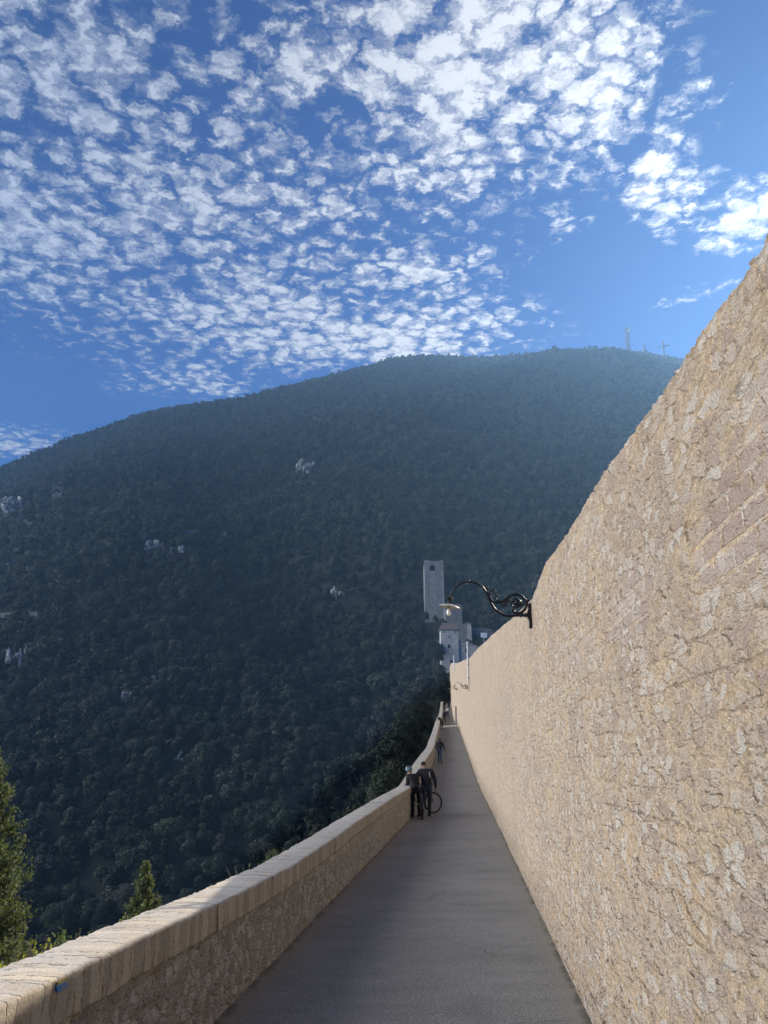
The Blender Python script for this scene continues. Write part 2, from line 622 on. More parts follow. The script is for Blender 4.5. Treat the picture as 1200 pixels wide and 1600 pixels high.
def coping_mat():
    m, w, b = mat_new('coping_brick')
    uv = w.new('ShaderNodeUVMap').outputs[0]
    geo = w.new('ShaderNodeNewGeometry')
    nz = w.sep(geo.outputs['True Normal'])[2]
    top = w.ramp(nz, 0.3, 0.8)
    wob = w.v('SCALE', w.v('SUBTRACT', w.noise(uv, 9.0, 4, 0.6, col=True), (0.5, 0.5, 0.5)), 0.03)
    p = w.v('ADD', uv, wob)
    pu = w.v('MULTIPLY', p, (1.0, 0.10, 1.0))
    v1 = w.voro(pu, 13.5, 'F1', 0.75, '2D')
    e1 = w.voro(pu, 13.5, 'DISTANCE_TO_EDGE', 0.75, '2D').outputs['Distance']
    cc = w.sep(v1.outputs['Color'])
    joint = w.ramp(e1, 0.01, 0.085, 1.0, 0.0)
    joint = w.m('MULTIPLY', joint, w.ramp(w.noise(uv, 12, 4, 0.6), 0.40, 0.62))
    streak = w.noise(w.v('MULTIPLY', uv, (34.0, 9.0, 1.0)), 1.0, 6, 0.7)
    low = w.noise(uv, 3.0, 5, 0.6)
    fine = w.noise(uv, 70, 6, 0.7)
    mid = w.noise(uv, 16, 5, 0.65)
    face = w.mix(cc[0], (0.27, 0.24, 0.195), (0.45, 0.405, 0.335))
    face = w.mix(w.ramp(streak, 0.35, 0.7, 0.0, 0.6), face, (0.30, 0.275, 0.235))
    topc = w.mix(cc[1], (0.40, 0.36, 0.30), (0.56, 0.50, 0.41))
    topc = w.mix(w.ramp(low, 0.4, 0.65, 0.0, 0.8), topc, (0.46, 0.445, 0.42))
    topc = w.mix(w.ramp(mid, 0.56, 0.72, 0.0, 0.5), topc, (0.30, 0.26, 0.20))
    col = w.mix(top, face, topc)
    col = w.mix(w.m('MULTIPLY', joint, 0.45), col, (0.12, 0.10, 0.08))
    # an orange brown lichen stain, and green near the joints
    lich = w.ramp(w.noise(w.v('ADD', uv, (9.3, 0, 0)), 2.2, 5, 0.7), 0.66, 0.74, 0.0, 0.7)
    col = w.mix(lich, col, (0.22, 0.14, 0.06))
    # wide open joints every few metres
    crack = w.voro(w.v('MULTIPLY', p, (1.0, 0.02, 1.0)), 0.62, 'DISTANCE_TO_EDGE', 1.0, '2D').outputs['Distance']
    ck = w.m('MULTIPLY', w.ramp(crack, 0.003, 0.009, 1.0, 0.0), w.ramp(low, 0.40, 0.55))
    col = w.mix(w.m('MULTIPLY', ck, 0.7), col, (0.07, 0.055, 0.04))
    col = w.v('SCALE', col, w.ramp(fine, 0.36, 0.66, 0.80, 1.15))
    w.put(b.inputs['Base Color'], col)
    b.inputs['Roughness'].default_value = 0.9
    b.inputs['Specular IOR Level'].default_value = 0.2
    h = w.m('ADD', w.m('MULTIPLY', mid, 0.6), w.m('MULTIPLY', fine, 0.25))
    h = w.m('ADD', h, w.m('MULTIPLY', cc[2], 0.45))
    h = w.m('SUBTRACT', h, w.m('MULTIPLY', joint, 0.55))
    h = w.m('SUBTRACT', h, w.m('MULTIPLY', ck, 0.9))
    h = w.m('ADD', h, w.m('MULTIPLY', streak, 0.3))
    dn = w.new('ShaderNodeDisplacement')
    w.put(dn.inputs['Height'], h)
    dn.inputs['Midlevel'].default_value = 0.7
    dn.inputs['Scale'].default_value = 0.016
    w.l.new(dn.outputs[0], w.n['Material Output'].inputs['Displacement'])
    m.displacement_method = 'BOTH'
    return m


M_COP = coping_mat()


def asphalt():
    m, w, b = mat_new('path_asphalt')
    uv = w.new('ShaderNodeUVMap').outputs[0]
    x, y, _ = w.sep(uv)
    uv2 = w.comb(w.m('MULTIPLY', x, 2.7), y)
    g1 = w.voro(uv2, 110, 'F1', 1.0, '2D')
    cs = w.sep(g1.outputs['Color'])
    chip = w.m('MULTIPLY', w.ramp(cs[0], 0.72, 0.9), w.ramp(g1.outputs['Distance'], 0.25, 0.5, 1.0, 0.0))
    low = w.noise(uv2, 0.45, 6, 0.65)
    mid = w.noise(w.v('MULTIPLY', uv2, (0.6, 1.6, 1.0)), 1.5, 7, 0.7)
    fine = w.noise(uv2, 60, 5, 0.85)
    col = w.mix(w.ramp(low, 0.3, 0.7), (0.180, 0.174, 0.164), (0.255, 0.245, 0.230))
    col = w.mix(w.ramp(mid, 0.35, 0.7, 0.0, 0.6), col, (0.145, 0.140, 0.132))
    col = w.mix(w.m('MULTIPLY', chip, 0.75), col, (0.46, 0.44, 0.42))
    col = w.v('SCALE', col, w.ramp(fine, 0.3, 0.7, 0.35, 1.65))
    # cross seams between the laid strips
    wv = w.noise(w.comb(w.m('MULTIPLY', x, 0.6), w.m('MULTIPLY', y, 0.25)), 1.0, 3, 0.5)
    ys = w.m('ADD', y, w.m('MULTIPLY', wv, 0.12))
    fr = w.m('ABSOLUTE', w.m('SUBTRACT', w.m('FRACT', w.m('DIVIDE', ys, 6.3)), 0.5))
    seam = w.m('MULTIPLY', w.ramp(fr, 0.0, 0.006, 1.0, 0.0), w.ramp(mid, 0.42, 0.6))
    col = w.mix(w.m('MULTIPLY', seam, 0.35), col, (0.25, 0.24, 0.23))
    # hairline cracks, and a few damp stains
    cw = w.v('ADD', uv2, w.v('SCALE', w.noise(uv2, 2.5, 4, 0.6, col=True), 0.5))
    ce = w.voro(cw, 0.42, 'DISTANCE_TO_EDGE', 1.0, '2D').outputs['Distance']
    crk = w.m('MULTIPLY', w.ramp(ce, 0.0015, 0.005, 1.0, 0.0), w.ramp(w.noise(uv2, 0.5, 3, 0.5), 0.48, 0.60))
    col = w.mix(w.m('MULTIPLY', crk, 0.6), col, (0.05, 0.046, 0.042))
    stn = w.ramp(w.noise(w.v('ADD', uv2, (4.4, 1.1, 0)), 0.9, 5, 0.65), 0.56, 0.66, 0.0, 0.35)
    col = w.mix(stn, col, w.mix(1.0, col, (0.62, 0.62, 0.62), 'MULTIPLY'))
    # dust and earth gathered along both walls
    dn_ = w.noise(uv, 6, 6, 0.7)
    ed = w.m('MINIMUM', x, w.m('SUBTRACT', 1.0, x))
    dust = w.ramp(w.m('SUBTRACT', ed, w.m('MULTIPLY', dn_, 0.09)), -0.02, 0.05, 1.0, 0.0)
    ex = w.m('MULTIPLY', dust, 0.8)
    col = w.mix(ex, col, w.mix(w.ramp(fine, 0.4, 0.6), (0.17, 0.15, 0.12), (0.27, 0.24, 0.19)))
    # narrow strips of damp earth with moss right at the wall foot
    moss = w.m('MULTIPLY', w.ramp(w.m('SUBTRACT', ed, w.m('MULTIPLY', dn_, 0.04)), -0.012, 0.01, 1.0, 0.0), w.ramp(mid, 0.42, 0.58))
    col = w.mix(w.m('MULTIPLY', moss, 0.85), col, (0.10, 0.088, 0.066))
    w.put(b.inputs['Base Color'], col)
    b.inputs['Roughness'].default_value = 0.85
    b.inputs['Specular IOR Level'].default_value = 0.3
    h = w.m('ADD', w.m('MULTIPLY', g1.outputs['Distance'], -0.6), w.m('MULTIPLY', fine, 1.0))
    h = w.m('ADD', h, w.m('MULTIPLY', mid, 2.0))
    bm = w.new('ShaderNodeBump')
    bm.inputs['Strength'].default_value = 0.7
    bm.inputs['Distance'].default_value = 0.004
    w.put(bm.inputs['Height'], h)
    w.put(b.inputs['Normal'], bm.outputs[0])
    return m


M_PATH = asphalt()


# ------------------------------------------------------------------ strips along the bridge
def fbm(x, y, s, o=3, seed=0.0):
    r, a, t = 0.0, 1.0, 0.0
    for _ in range(o):
        r += a * mnoise.noise(Vector((x * s + seed, y * s - seed, seed * 0.37)))
        t += a
        a *= 0.5
        s *= 2.1
    return r / t


def strip(name, Fs, profiles, mat, parent=None, drop=None, vscale=None):
    """profiles: list of (X array, Z array, V array) rows along Fs"""
    nR, nF = len(profiles), len(Fs)
    arc = np.concatenate([[0], np.cumsum(np.hypot(np.diff(Fs), np.diff(xr(Fs))))]) + Fs[0]
    V = np.zeros((nR, nF, 3))
    U = np.zeros((nR, nF, 2))
    for i, (X, Y, Z, VV) in enumerate(profiles):
        V[i, :, 0], V[i, :, 1], V[i, :, 2] = X, Y, Z
        U[i, :, 0], U[i, :, 1] = arc, VV
    idx = np.arange(nR * nF).reshape(nR, nF)
    a, b_, c, d = idx[:-1, :-1], idx[:-1, 1:], idx[1:, 1:], idx[1:, :-1]
    fc = np.stack([a, b_, c, d], -1)
    if drop is not None:
        keep = ~drop(Fs, profiles)[:fc.shape[0], :fc.shape[1]]
        fc = fc[keep]
    fc = fc.reshape(-1, 4)
    me = np_mesh(name, V.reshape(-1, 3), fc, U.reshape(-1, 2))
    return link(name, me, mat, parent)


NX, NY = 0.9947, -0.103   # away from the right wall, to its outer side


M_JAMB = plain('reveal_stone', (0.56, 0.47, 0.36), 0.9, var=0.2, scale=4)


def build_right_wall():
    Fs = spaced(-3.0, 236, 0.015, 0.0042)
    base = zp(Fs) - 0.06
    jag = np.array([0.03 * fbm(F, 0, 1.1, 4, 3.3) + 0.014 * fbm(F, 0, 7.0, 3, 8.1) + (0.04 * max(0, fbm(F, 2, 2.7, 2, 5.5) - 0.15)) for F in Fs])
    calm = np.clip(Fs / 16.0, 0.22, 1.0)
    ztp = z_top(Fs) + jag * calm
    bow = np.array([0.035 * fbm(F, 0, 0.35, 3, 1.3) for F in Fs]) * np.clip(Fs / 25, 0.05, 1)
    X0 = xr(Fs) + bow
    rows = []
    nv = 300
    t = np.linspace(0, 1, nv)
    for tt in t:
        z = base + (ztp - base) * tt
        lean = 0.02 * tt
        rows.append((X0 + lean * NX, Fs + lean * NY, z, z - zp(Fs)))
    # rounded shoulder, cap, outer face
    Vl = rows[-1][3].copy()
    for o, dz in ((0.03, 0.018), (0.07, 0.03), (0.14, 0.04), (0.24, 0.05), (0.36, 0.05), (0.48, 0.035), (0.56, -0.02), (0.60, -0.12), (0.62, -0.6), (0.64, -1.5), (0.66, -3.2), (0.7, -6.0), (0.8, -30.0)):
        rows.append((X0 + (0.02 + o) * NX, Fs + (0.02 + o) * NY, ztp + dz, Vl + o + (0.0 if dz > -0.1 else -dz)))

    def drop(Fs, pr):
        m = np.zeros((len(pr) - 1, len(Fs) - 1), bool)
        fx = (Fs[:-1] > 105.6) & (Fs[:-1] < 110.4)
        for i in range(len(pr) - 1):
            zr = pr[i][2][:-1] - zp(Fs)[:-1]
            if i < 299:
                m[i] = fx & (zr < 2.5)
            elif i > 306:
                fx2 = (Fs[:-1] > 104.6) & (Fs[:-1] < 113.4)
                m[i] = fx2
        return m

    root = strip('aqueduct_wall', Fs, rows, M_WALL, drop=drop)
    for k_, Fo in enumerate((105.55, 110.45)):
        i_ = int(np.argmin(np.abs(Fs - Fo)))
        xj, zj = float(X0[i_]), float(zp(Fs[i_]))
        j = MB()
        d_ = -0.03 if k_ == 0 else 0.03
        j.add([(xj + 0.0, Fs[i_] + d_, zj - 0.1), (xj + 0.75, Fs[i_] + d_ - 0.07, zj - 0.1), (xj + 0.75, Fs[i_] + d_ - 0.07, zj + 2.6), (xj + 0.0, Fs[i_] + d_, zj + 2.6),
               (xj + 0.0, Fs[i_] + d_ * 4, zj - 0.1), (xj + 0.75, Fs[i_] + d_ * 4 - 0.07, zj - 0.1), (xj + 0.75, Fs[i_] + d_ * 4 - 0.07, zj + 2.6), (xj + 0.0, Fs[i_] + d_ * 4, zj + 2.6)],
              [(0, 1, 2, 3), (7, 6, 5, 4), (0, 4, 5, 1), (2, 6, 7, 3), (0, 3, 7, 4), (1, 5, 6, 2)])
        j.build('reveal', M_JAMB, root)
    tag(root, 'tall sand-coloured rubble stone wall running along the right of the walkway', 'wall')
    return root


WALL = build_right_wall()

PH = [(-6, 0.95), (3.4, 0.915), (4.6, 0.87), (5.6, 0.83), (7.2, 0.785), (9, 0.765), (11, 0.79), (13, 0.83), (20, 0.92), (26.6, 0.97), (40, 1.0), (240, 1.0)]
PW = [(-6, 0.31), (12, 0.31), (50, 0.48), (240, 0.5)]


def p_h(F): return sum(interp(F + o, PH) for o in (-0.8, -0.4, 0, 0.4, 0.8)) / 5


def build_parapet():
    Fs = spaced(-2.5, 200, 0.012, 0.0042)
    wid = interp(Fs, PW)
    z0 = zp(Fs)
    wav = np.array([0.012 * fbm(F, 0, 0.5, 3, 2.2) for F in Fs])
    tj = np.array([0.017 * fbm(F, 1, 1.3, 3, 6.2) + 0.006 * fbm(F, 1, 9, 2, 1.2) for F in Fs])
    H = p_h(Fs) + tj
    CH = 0.19 + np.array([0.012 * fbm(F, 4, 1.7, 2, 9.2) for F in Fs])
    X0 = xl(Fs) + wav
    rows = []
    for tt in np.linspace(0, 1, 62):
        z = z0 - 0.05 + (H - CH + 0.05 + 0.02) * tt
        rows.append((X0, Fs, z, z - z0))
    Vl = rows[-1][3]
    Xo = X0 - wid
    for k, (dz) in enumerate((0.0, -0.15, -0.4, -1.0, -2.5, -6, -14.0, -30.0)):
        rows.append((Xo - 0.01 * k, Fs, z0 + H - CH + dz, Vl + wid - dz))
    root = strip('parapet_wall', Fs, rows, M_PAR)
    tag(root, 'low rubble stone parapet with brick coping along the left edge of the walkway', 'parapet')
    # coping of bricks on edge
    rows = []
    c0 = 0.028 + np.array([0.006 * fbm(F, 7, 3.0, 3, 4.2) + 0.004 * fbm(F, 7, 14.0, 2, 2.2) for F in Fs])
    zb = z0 + H - CH
    rows.append((X0 + 0.000, Fs, zb + 0.004, 0 * Fs))
    rows.append((X0 + c0 * 0.9, Fs, zb, 0 * Fs + 0.03))
    for tt in np.linspace(0.06, 1, 20):
        z = zb + (CH - 0.012) * tt
        rows.append((X0 + c0, Fs, z, 0.03 + (CH - 0.02) * tt))
    Vt = rows[-1][3]
    for o, dz in ((0.004, -0.006), (0.012, 0.0)):
        rows.append((X0 + c0 - o, Fs, z0 + H + dz, Vt + o))
    for tt in np.linspace(0.04, 1.0, 30):
        o = 0.02 + (wid + 0.02) * tt
        rows.append((X0 + c0 - o - 0.006, Fs, z0 + H + 0.008 * math.sin(math.pi * tt), Vt + o + 0.012))
    ex = rows[-1][0]
    for dz in (-0.015, -0.05, -0.12, -0.2):
        rows.append((ex - 0.012, Fs, z0 + H + dz, Vt + wid + 0.05 - dz))
    rows.append((ex + 0.05, Fs, z0 + H - 0.215, Vt + wid + 0.34))
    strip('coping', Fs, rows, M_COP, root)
    return root


PARAPET = build_parapet()


def build_path():
    Fs = spaced(-4.0, 236, 0.05, 0.01)
    rows = []
    n = 40
    for i in range(n + 1):
        t = i / n
        X = (xl(Fs) - 0.08) * (1 - t) + (xr(Fs) + 0.08) * t
        cross = 0.012 * math.sin(math.pi * t)
        und = np.array([0.006 * fbm(F, t * 3, 0.9, 3, 4.0) for F in Fs])
        ex = math.exp(-((t - 0.02) / 0.03) ** 2) * 0.015 + math.exp(-((t - 0.98) / 0.03) ** 2) * 0.02
        rows.append((X, Fs, zp(Fs) + cross + und + ex, 0 * Fs))
    o = strip('path', Fs, rows, M_PATH)
    me = o.data
    # uv: x metres across (0..1 kept for edges), y along
    uvl = me.uv_layers[0]
    nv = len(me.loops)
    a = np.zeros(nv * 2, np.float32)
    uvl.data.foreach_get('uv', a)
    vi = np.zeros(nv, np.int32)
    me.loops.foreach_get('vertex_index', vi)
    co = np.zeros(len(me.vertices) * 3, np.float32)
    me.vertices.foreach_get('co', co)
    co = co.reshape(-1, 3)[vi]
    F = co[:, 1]
    t = (co[:, 0] - xl(F)) / (xr(F) - xl(F))
    a = a.reshape(-1, 2)
    a = np.stack([t, F], 1)
    # keep true scale: stretch along by the width
    uvl.data.foreach_set('uv', a.astype(np.float32).ravel())
    kind(o, 'structure')
    return o


PATH = build_path()

# deck and piers that carry the walkway, below the path
def build_bridge_body():
    mb = MB()
    root = empty('stone_bridge', (0, 0, 0), 0, 'tall stone bridge carrying the walkway and its walls across the gorge', 'bridge')
    Fs = list(np.arange(-4, 236, 6.0)) + [236]
    for a, b in zip(Fs[:-1], Fs[1:]):
        vs = []
        for F in (a, b):
            l, r, z = float(xl(F)) - 0.26, float(xr(F)) + 0.5, float(zp(F)) - 0.12
            vs += [(l, F, z), (r, F, z), (r, F, z - 5), (l, F, z - 5)]
        mb.add(vs, [(0, 4, 5, 1), (3, 2, 6, 7), (0, 3, 7, 4), (1, 5, 6, 2)])
    o = mb.build('deck', M_BODY, root)
    for F in range(20, 236, 24):
        p = MB()
        xm = (float(xl(F)) + float(xr(F))) / 2
        z = float(zp(F)) - 5
        for s0, s1, z0, z1 in ((3.6, 5.0, z, z - 40), (5.0, 7.0, z - 40, z - 90)):
            vs = []
            for s, zz in ((s0, z0), (s1, z1)):
                vs += [(xm - s * 0.42, F - s, zz), (xm + s * 0.42, F - s, zz), (xm + s * 0.42, F + s, zz), (xm - s * 0.42, F + s, zz)]
            p.add(vs, [(0, 1, 5, 4), (1, 2, 6, 5), (2, 3, 7, 6), (3, 0, 4, 7)])
        p.build('pier', M_BODY, root)
    return root


M_BODY = plain('bridge_stone', (0.36, 0.31, 0.25), 0.9, var=0.2, scale=2)
BODY = build_bridge_body()

# ------------------------------------------------------------------ terrain
RIDGE = [(-300, 792), (-150, 765), (0, 724), (50, 702), (100, 682), (160, 660), (230, 638), (300, 627), (370, 618), (430, 604), (480, 592), (540, 575), (610, 559), (655, 553),
         (700, 553), (760, 555), (810, 553), (860, 548), (900, 547), (950, 545), (985, 546), (1010, 549), (1040, 553), (1065, 557),
         (1120, 568), (1200, 590), (1400, 660), (1700, 760)]
_az, _el, _R = [], [], []
for px, py in RIDGE:
    d = ray(px, py)
    _az.append(math.degrees(math.atan2(d.x, d.y)))
    _el.append(math.degrees(math.atan2(d.z, math.hypot(d.x, d.y))))
_az = [-180, -90, -65] + _az + [75, 110, 180]
_el = [3, 4, 6] + _el + [6, 4, 3]
AZ, EL = np.array(_az), np.array(_el)


def ridge_el(a): return np.interp(a, AZ, EL)
def ridge_R(a): return np.interp(a, [-180, -60, -25, -5, 10, 22, 60, 180], [600, 650, 760, 880, 930, 900, 800, 600])


GORGE_R, GORGE_Z = 105.0, -82.0


def vnoise(x, y, s, seed):
    """vectorised value noise"""
    x = x * s + seed * 13.7
    y = y * s - seed * 7.3
    xi, yi = np.floor(x), np.floor(y)
    xf, yf = x - xi, y - yi
    xf = xf * xf * (3 - 2 * xf)
    yf = yf * yf * (3 - 2 * yf)

    def h(a, b):
        v = np.sin(a * 127.1 + b * 311.7 + seed * 74.7) * 43758.5453
        return (v - np.floor(v)) * 2 - 1
    return (h(xi, yi) * (1 - xf) + h(xi + 1, yi) * xf) * (1 - yf) + (h(xi, yi + 1) * (1 - xf) + h(xi + 1, yi + 1) * xf) * yf


def ground_z(x, y):
    x = np.asarray(x, float)
    y = np.asarray(y, float)
    r = np.hypot(x, y)
    a = np.degrees(np.arctan2(x, y))
    R = ridge_R(a)
    zr = R * np.tan(np.radians(ridge_el(a))) - 4.5
    t = (r - GORGE_R) / (R - GORGE_R)
    tc = np.clip(t, 0, 1)
    g = 0.86 * tc + 0.14 * np.sin(tc * math.pi / 2) ** 1.5
    far = GORGE_Z + (zr - GORGE_Z) * g
    far = far + (15 * vnoise(x + 0.5 * y, 0.35 * y, 1 / 110, 1) + 8 * vnoise(x + 0.5 * y, 0.5 * y, 1 / 48, 2) + 2.6 * vnoise(x, y, 1 / 24, 3)) * np.clip(tc * 6, 0, 1) * np.clip((1 - tc) * 7, 0.0, 1)
    far = far + 1.2 * vnoise(x, y, 1 / 18, 4)
    # beyond the ridge: falls away gently
    far = np.where(t > 1, zr - (r - R) * 0.10 - ((r - R) / 900.0) ** 2 * 4 + 1.2 * vnoise(x, y, 1 / 18, 4), far)
    far = np.maximum(far, -120 + 0 * far)
    # near side: the camera's bank drops to the gorge
    near = -6.0 + (GORGE_Z + 6.0) * np.clip((r - 6) / (GORGE_R - 6), 0, 1) ** 0.9 + 1.0 * vnoise(x, y, 1 / 15, 5)
    backw = np.clip(-y / 60.0, 0, 1)
    near = near * (1 - backw) + (-6 + 0.0 * r) * backw
    z = np.where(r < GORGE_R, near, far)
    behind = (np.abs(a) > 75) & (r >= GORGE_R)
    wgt = np.clip((np.abs(a) - 60) / 30, 0, 1)
    low = -6 + 10 * vnoise(x, y, 1 / 300, 6)
    z = np.where(r >= GORGE_R, z * (1 - wgt) + low * wgt, z)
    return z


_ground_raw = ground_z
# shelves the ruins stand on: point, height, reach
SHELF = []
for _px, _py, _F, _dz, _s in ((679, 968, 300.0, -1.5, 17.0), (700, 1050, 246.0, 0.0, 14.0), (725, 1010, 276.0, -1.0, 12.0), (712, 975, 288.0, -4.0, 9.0)):
    _p = at(_px, _py, _F)
    SHELF.append((_p.x, _p.y, _p.z + _dz - float(_ground_raw(_p.x, _p.y)), _s))


def ground_z(x, y):
    x = np.asarray(x, float)
    y = np.asarray(y, float)
    z = _ground_raw(x, y)
    num, den = 0.0, 1e-6
    far_w = 0.0
    for sx, sy, dz, s in SHELF:
        wv = np.exp(-(((x - sx) ** 2 + (y - sy) ** 2) / (s * s)))
        num = num + wv * dz
        den = den + wv
        far_w = np.maximum(far_w, wv)
    return z + num / den * far_w


def build_ground():
    rr = np.concatenate([np.linspace(3, 100, 40), np.linspace(104, 1000, 190), np.linspace(1030, 1700, 16), [2200, 3000, 5000, 9000]])
    aa = np.concatenate([np.linspace(-180, -45, 40, endpoint=False), np.linspace(-45, 50, 300, endpoint=False), np.linspace(50, 180, 40)])
    A, Rr = np.meshgrid(np.radians(aa), rr)
    X, Y = Rr * np.sin(A), Rr * np.cos(A)
    Z = ground_z(X, Y)
    V = np.stack([X, Y, Z], -1).reshape(-1, 3)
    n, m = X.shape
    idx = np.arange(n * m).reshape(n, m)
    fc = np.stack([idx[:-1, :-1], idx[:-1, 1:], idx[1:, 1:], idx[1:, :-1]], -1).reshape(-1, 4)[:, ::-1]
    me = np_mesh('hillside', V, fc)
    mt, w, b = mat_new('forest_floor')
    tc = w.new('ShaderNodeTexCoord')
    nn = w.noise(tc.outputs['Object'], 0.25, 6, 0.65)
    n2 = w.noise(tc.outputs['Object'], 0.03, 4, 0.6)
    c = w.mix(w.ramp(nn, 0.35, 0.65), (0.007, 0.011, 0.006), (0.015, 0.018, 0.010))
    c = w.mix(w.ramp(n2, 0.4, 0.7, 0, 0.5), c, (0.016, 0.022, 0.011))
    w.put(b.inputs['Base Color'], c)
    b.inputs['Roughness'].default_value = 1.0
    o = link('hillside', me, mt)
    kind(o, 'structure')
    return o


HILL = build_ground()


# ------------------------------------------------------------------ foliage
def leaf_mat(name, dark, light, seed=0.0, rough=0.7, trans=0.15):
    m, w, b = mat_new(name)
    oi = w.new('ShaderNodeObjectInfo')
    geo = w.new('ShaderNodeNewGeometry')
    tc = w.new('ShaderNodeTexCoord')
    n = w.noise(tc.outputs['Object'], 0.9, 4, 0.6)
    f = w.m('ADD', w.m('MULTIPLY', w.m('SUBTRACT', n, 0.5), 0.9), w.m('MULTIPLY', oi.outputs['Random'], 0.9), clamp=True)
    isl = geo.outputs['Random Per Island']
    f = w.m('ADD', f, w.m('MULTIPLY', w.m('SUBTRACT', isl, 0.5), 0.35), clamp=True)
    c = w.mix(f, dark, light)
    # some crowns lean to grey brown
    gb = w.ramp(w.m('FRACT', w.m('MULTIPLY', oi.outputs['Random'], 7.13)), 0.74, 0.92, 0.0, 0.5)
    c = w.mix(gb, c, (light[0] * 1.0, light[0] * 0.92, light[2] * 1.15))
    w.put(b.inputs['Base Color'], c)
    b.inputs['Roughness'].default_value = rough
    b.inputs['Specular IOR Level'].default_value = 0.25
    if trans:
        b.inputs['Transmission Weight'].default_value = 0.0
        tr = w.new('ShaderNodeBsdfTranslucent')
        w.put(tr.inputs['Color'], w.mix(1.0, c, (1.3, 1.5, 0.7), 'MULTIPLY'))
        mx = w.new('ShaderNodeMixShader')
        mx.inputs[0].default_value = trans
        w.l.new(b.outputs[0], mx.inputs[1])
        w.l.new(tr.outputs[0], mx.inputs[2])
        w.l.new(mx.outputs[0], w.n['Material Output'].inputs['Surface'])
    return m


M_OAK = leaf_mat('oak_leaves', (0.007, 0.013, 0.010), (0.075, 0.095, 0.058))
M_SHADE = leaf_mat('painted_shade_leaves', (0.005, 0.009, 0.005), (0.020, 0.030, 0.014), trans=0.05)  # oak leaves with the bridge-side shade put into a darker colour
M_CON = leaf_mat('conifer_needles', (0.10, 0.125, 0.06), (0.22, 0.235, 0.115), trans=0.25)
M_BARK = plain('bark', (0.10, 0.08, 0.065), 0.9, var=0.3, scale=6)
M_YEL = leaf_mat('yellow_leaves', (0.24, 0.25, 0.04), (0.48, 0.45, 0.07), trans=0.3)
M_SHRUB = leaf_mat('shrub_leaves', (0.05, 0.075, 0.03), (0.11, 0.14, 0.05), trans=0.2)


def quads(P, N, size, rg, aspect=1.3, bend=0.0):
    """leaf clump quads at P with normals N"""
    n = len(P)
    N = N / (np.linalg.norm(N, axis=1, keepdims=True) + 1e-9)
    R = rg.normal(size=(n, 3))
    A = np.cross(N, R)
    A /= np.linalg.norm(A, axis=1, keepdims=True) + 1e-9
    B = np.cross(N, A)
    s = (size * rg.uniform(0.6, 1.35, n))[:, None]
    q = np.stack([P - A * s * .5 - B * s * .5 * aspect, P + A * s * .55 - B * s * .22, P + A * s * .35 + B * s * .5 * aspect, P - A * s * .5 + B * s * .25], 1)
    q += rg.normal(size=q.shape) * s[:, :, None] * 0.13
    return q.reshape(-1, 3)


def crown_mesh(name, seed, rad=3.6, h=6.0, lobes=16, leaves=1500, size=0.42, base=1.6):
    rg = np.random.default_rng(seed)
    Ps, Ns = [], []
    cs = []
    for i in range(lobes):
        a = rg.uniform(0, 2 * math.pi)
        u = rg.uniform(0, 1) ** 0.5
        zz = rg.uniform(0.15, 1.0)
        prof = math.sin(min(1, zz * 0.62 + 0.28) * math.pi) ** 0.7
        c = np.array([math.cos(a) * u * rad * 0.66 * prof, math.sin(a) * u * rad * 0.66 * prof, base + zz * h * 0.78])
        cs.append((c, rad * rg.uniform(0.26, 0.46)))
    tot = sum(r * r for _, r in cs)
    for c, r in cs:
        k = int(leaves * r * r / tot)
        d = rg.normal(size=(k, 3))
        d /= np.linalg.norm(d, axis=1, keepdims=True)
        d[:, 2] = np.where(d[:, 2] < -0.35, -d[:, 2], d[:, 2])
        rr = r * rg.uniform(0.72, 1.12, (k, 1)) ** 1.0
        Ps.append(c + d * rr * np.array([1, 1, 0.85]))
        Ns.append(d + rg.normal(size=(k, 3)) * 0.55 + np.array([0, 0, 0.2]))
    P = np.concatenate(Ps)
    N = np.concatenate(Ns)
    q = quads(P, N, size, rg)
    fc = np.arange(len(q)).reshape(-1, 4)
    return np_mesh(name, q, fc, smooth=False)


def trunk_mesh(name, seed, h=5.5, r=0.22, limbs=6, rad=2.6):
    rg = random.Random(seed)
    mb = MB()
    pts = [Vector((0, 0, -0.6))]
    for i in range(1, 6):
        pts.append(Vector((rg.uniform(-.15, .15) * i, rg.uniform(-.15, .15) * i, h * i / 5)))
    mb.tube(pts, [r * (1.25 - 0.2 * i) for i in range(6)], 7)
    for k in range(limbs):
        a = rg.uniform(0, 6.28)
        s = pts[rg.randint(2, 4)]
        e = s + Vector((math.cos(a) * rad * 0.8, math.sin(a) * rad * 0.8, rg.uniform(1.2, 2.6)))
        m_ = (s + e) / 2 + Vector((0, 0, -0.2))
        mb.tube([s, m_, e], [r * 0.5, r * 0.32, r * 0.1], 5)
    me = bpy.data.meshes.new(name)
    me.from_pydata(mb.v, [], mb.f)
    me.materials.append(M_BARK)
    return me


CROWN_NEAR = [crown_mesh('crown', 20 + i, 3.6 + 0.3 * (i % 3), 6.0 + 0.8 * (i % 2), 24, 9500, 0.19) for i in range(5)]
CROWN_TALL = [crown_mesh('crown', 60 + i, 2.1, 9.5, 24, 8000, 0.18, 1.5) for i in range(2)]
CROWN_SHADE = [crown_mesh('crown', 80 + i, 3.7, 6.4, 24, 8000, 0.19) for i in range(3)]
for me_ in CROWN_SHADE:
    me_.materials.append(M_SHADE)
CROWN_FAR = [crown_mesh('crown', 40 + i, (3.9, 3.2, 4.3, 2.3, 2.7, 3.6)[i], (5.6, 6.8, 5.0, 9.0, 7.6, 6.0)[i], (15, 9, 24, 10, 7, 18)[i], 1300, 0.42, 0.7) for i in range(6)]
for me_ in CROWN_NEAR + CROWN_FAR + CROWN_TALL:
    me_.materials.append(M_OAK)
TRUNKS = [trunk_mesh('trunk', 30 + i) for i in range(3)]


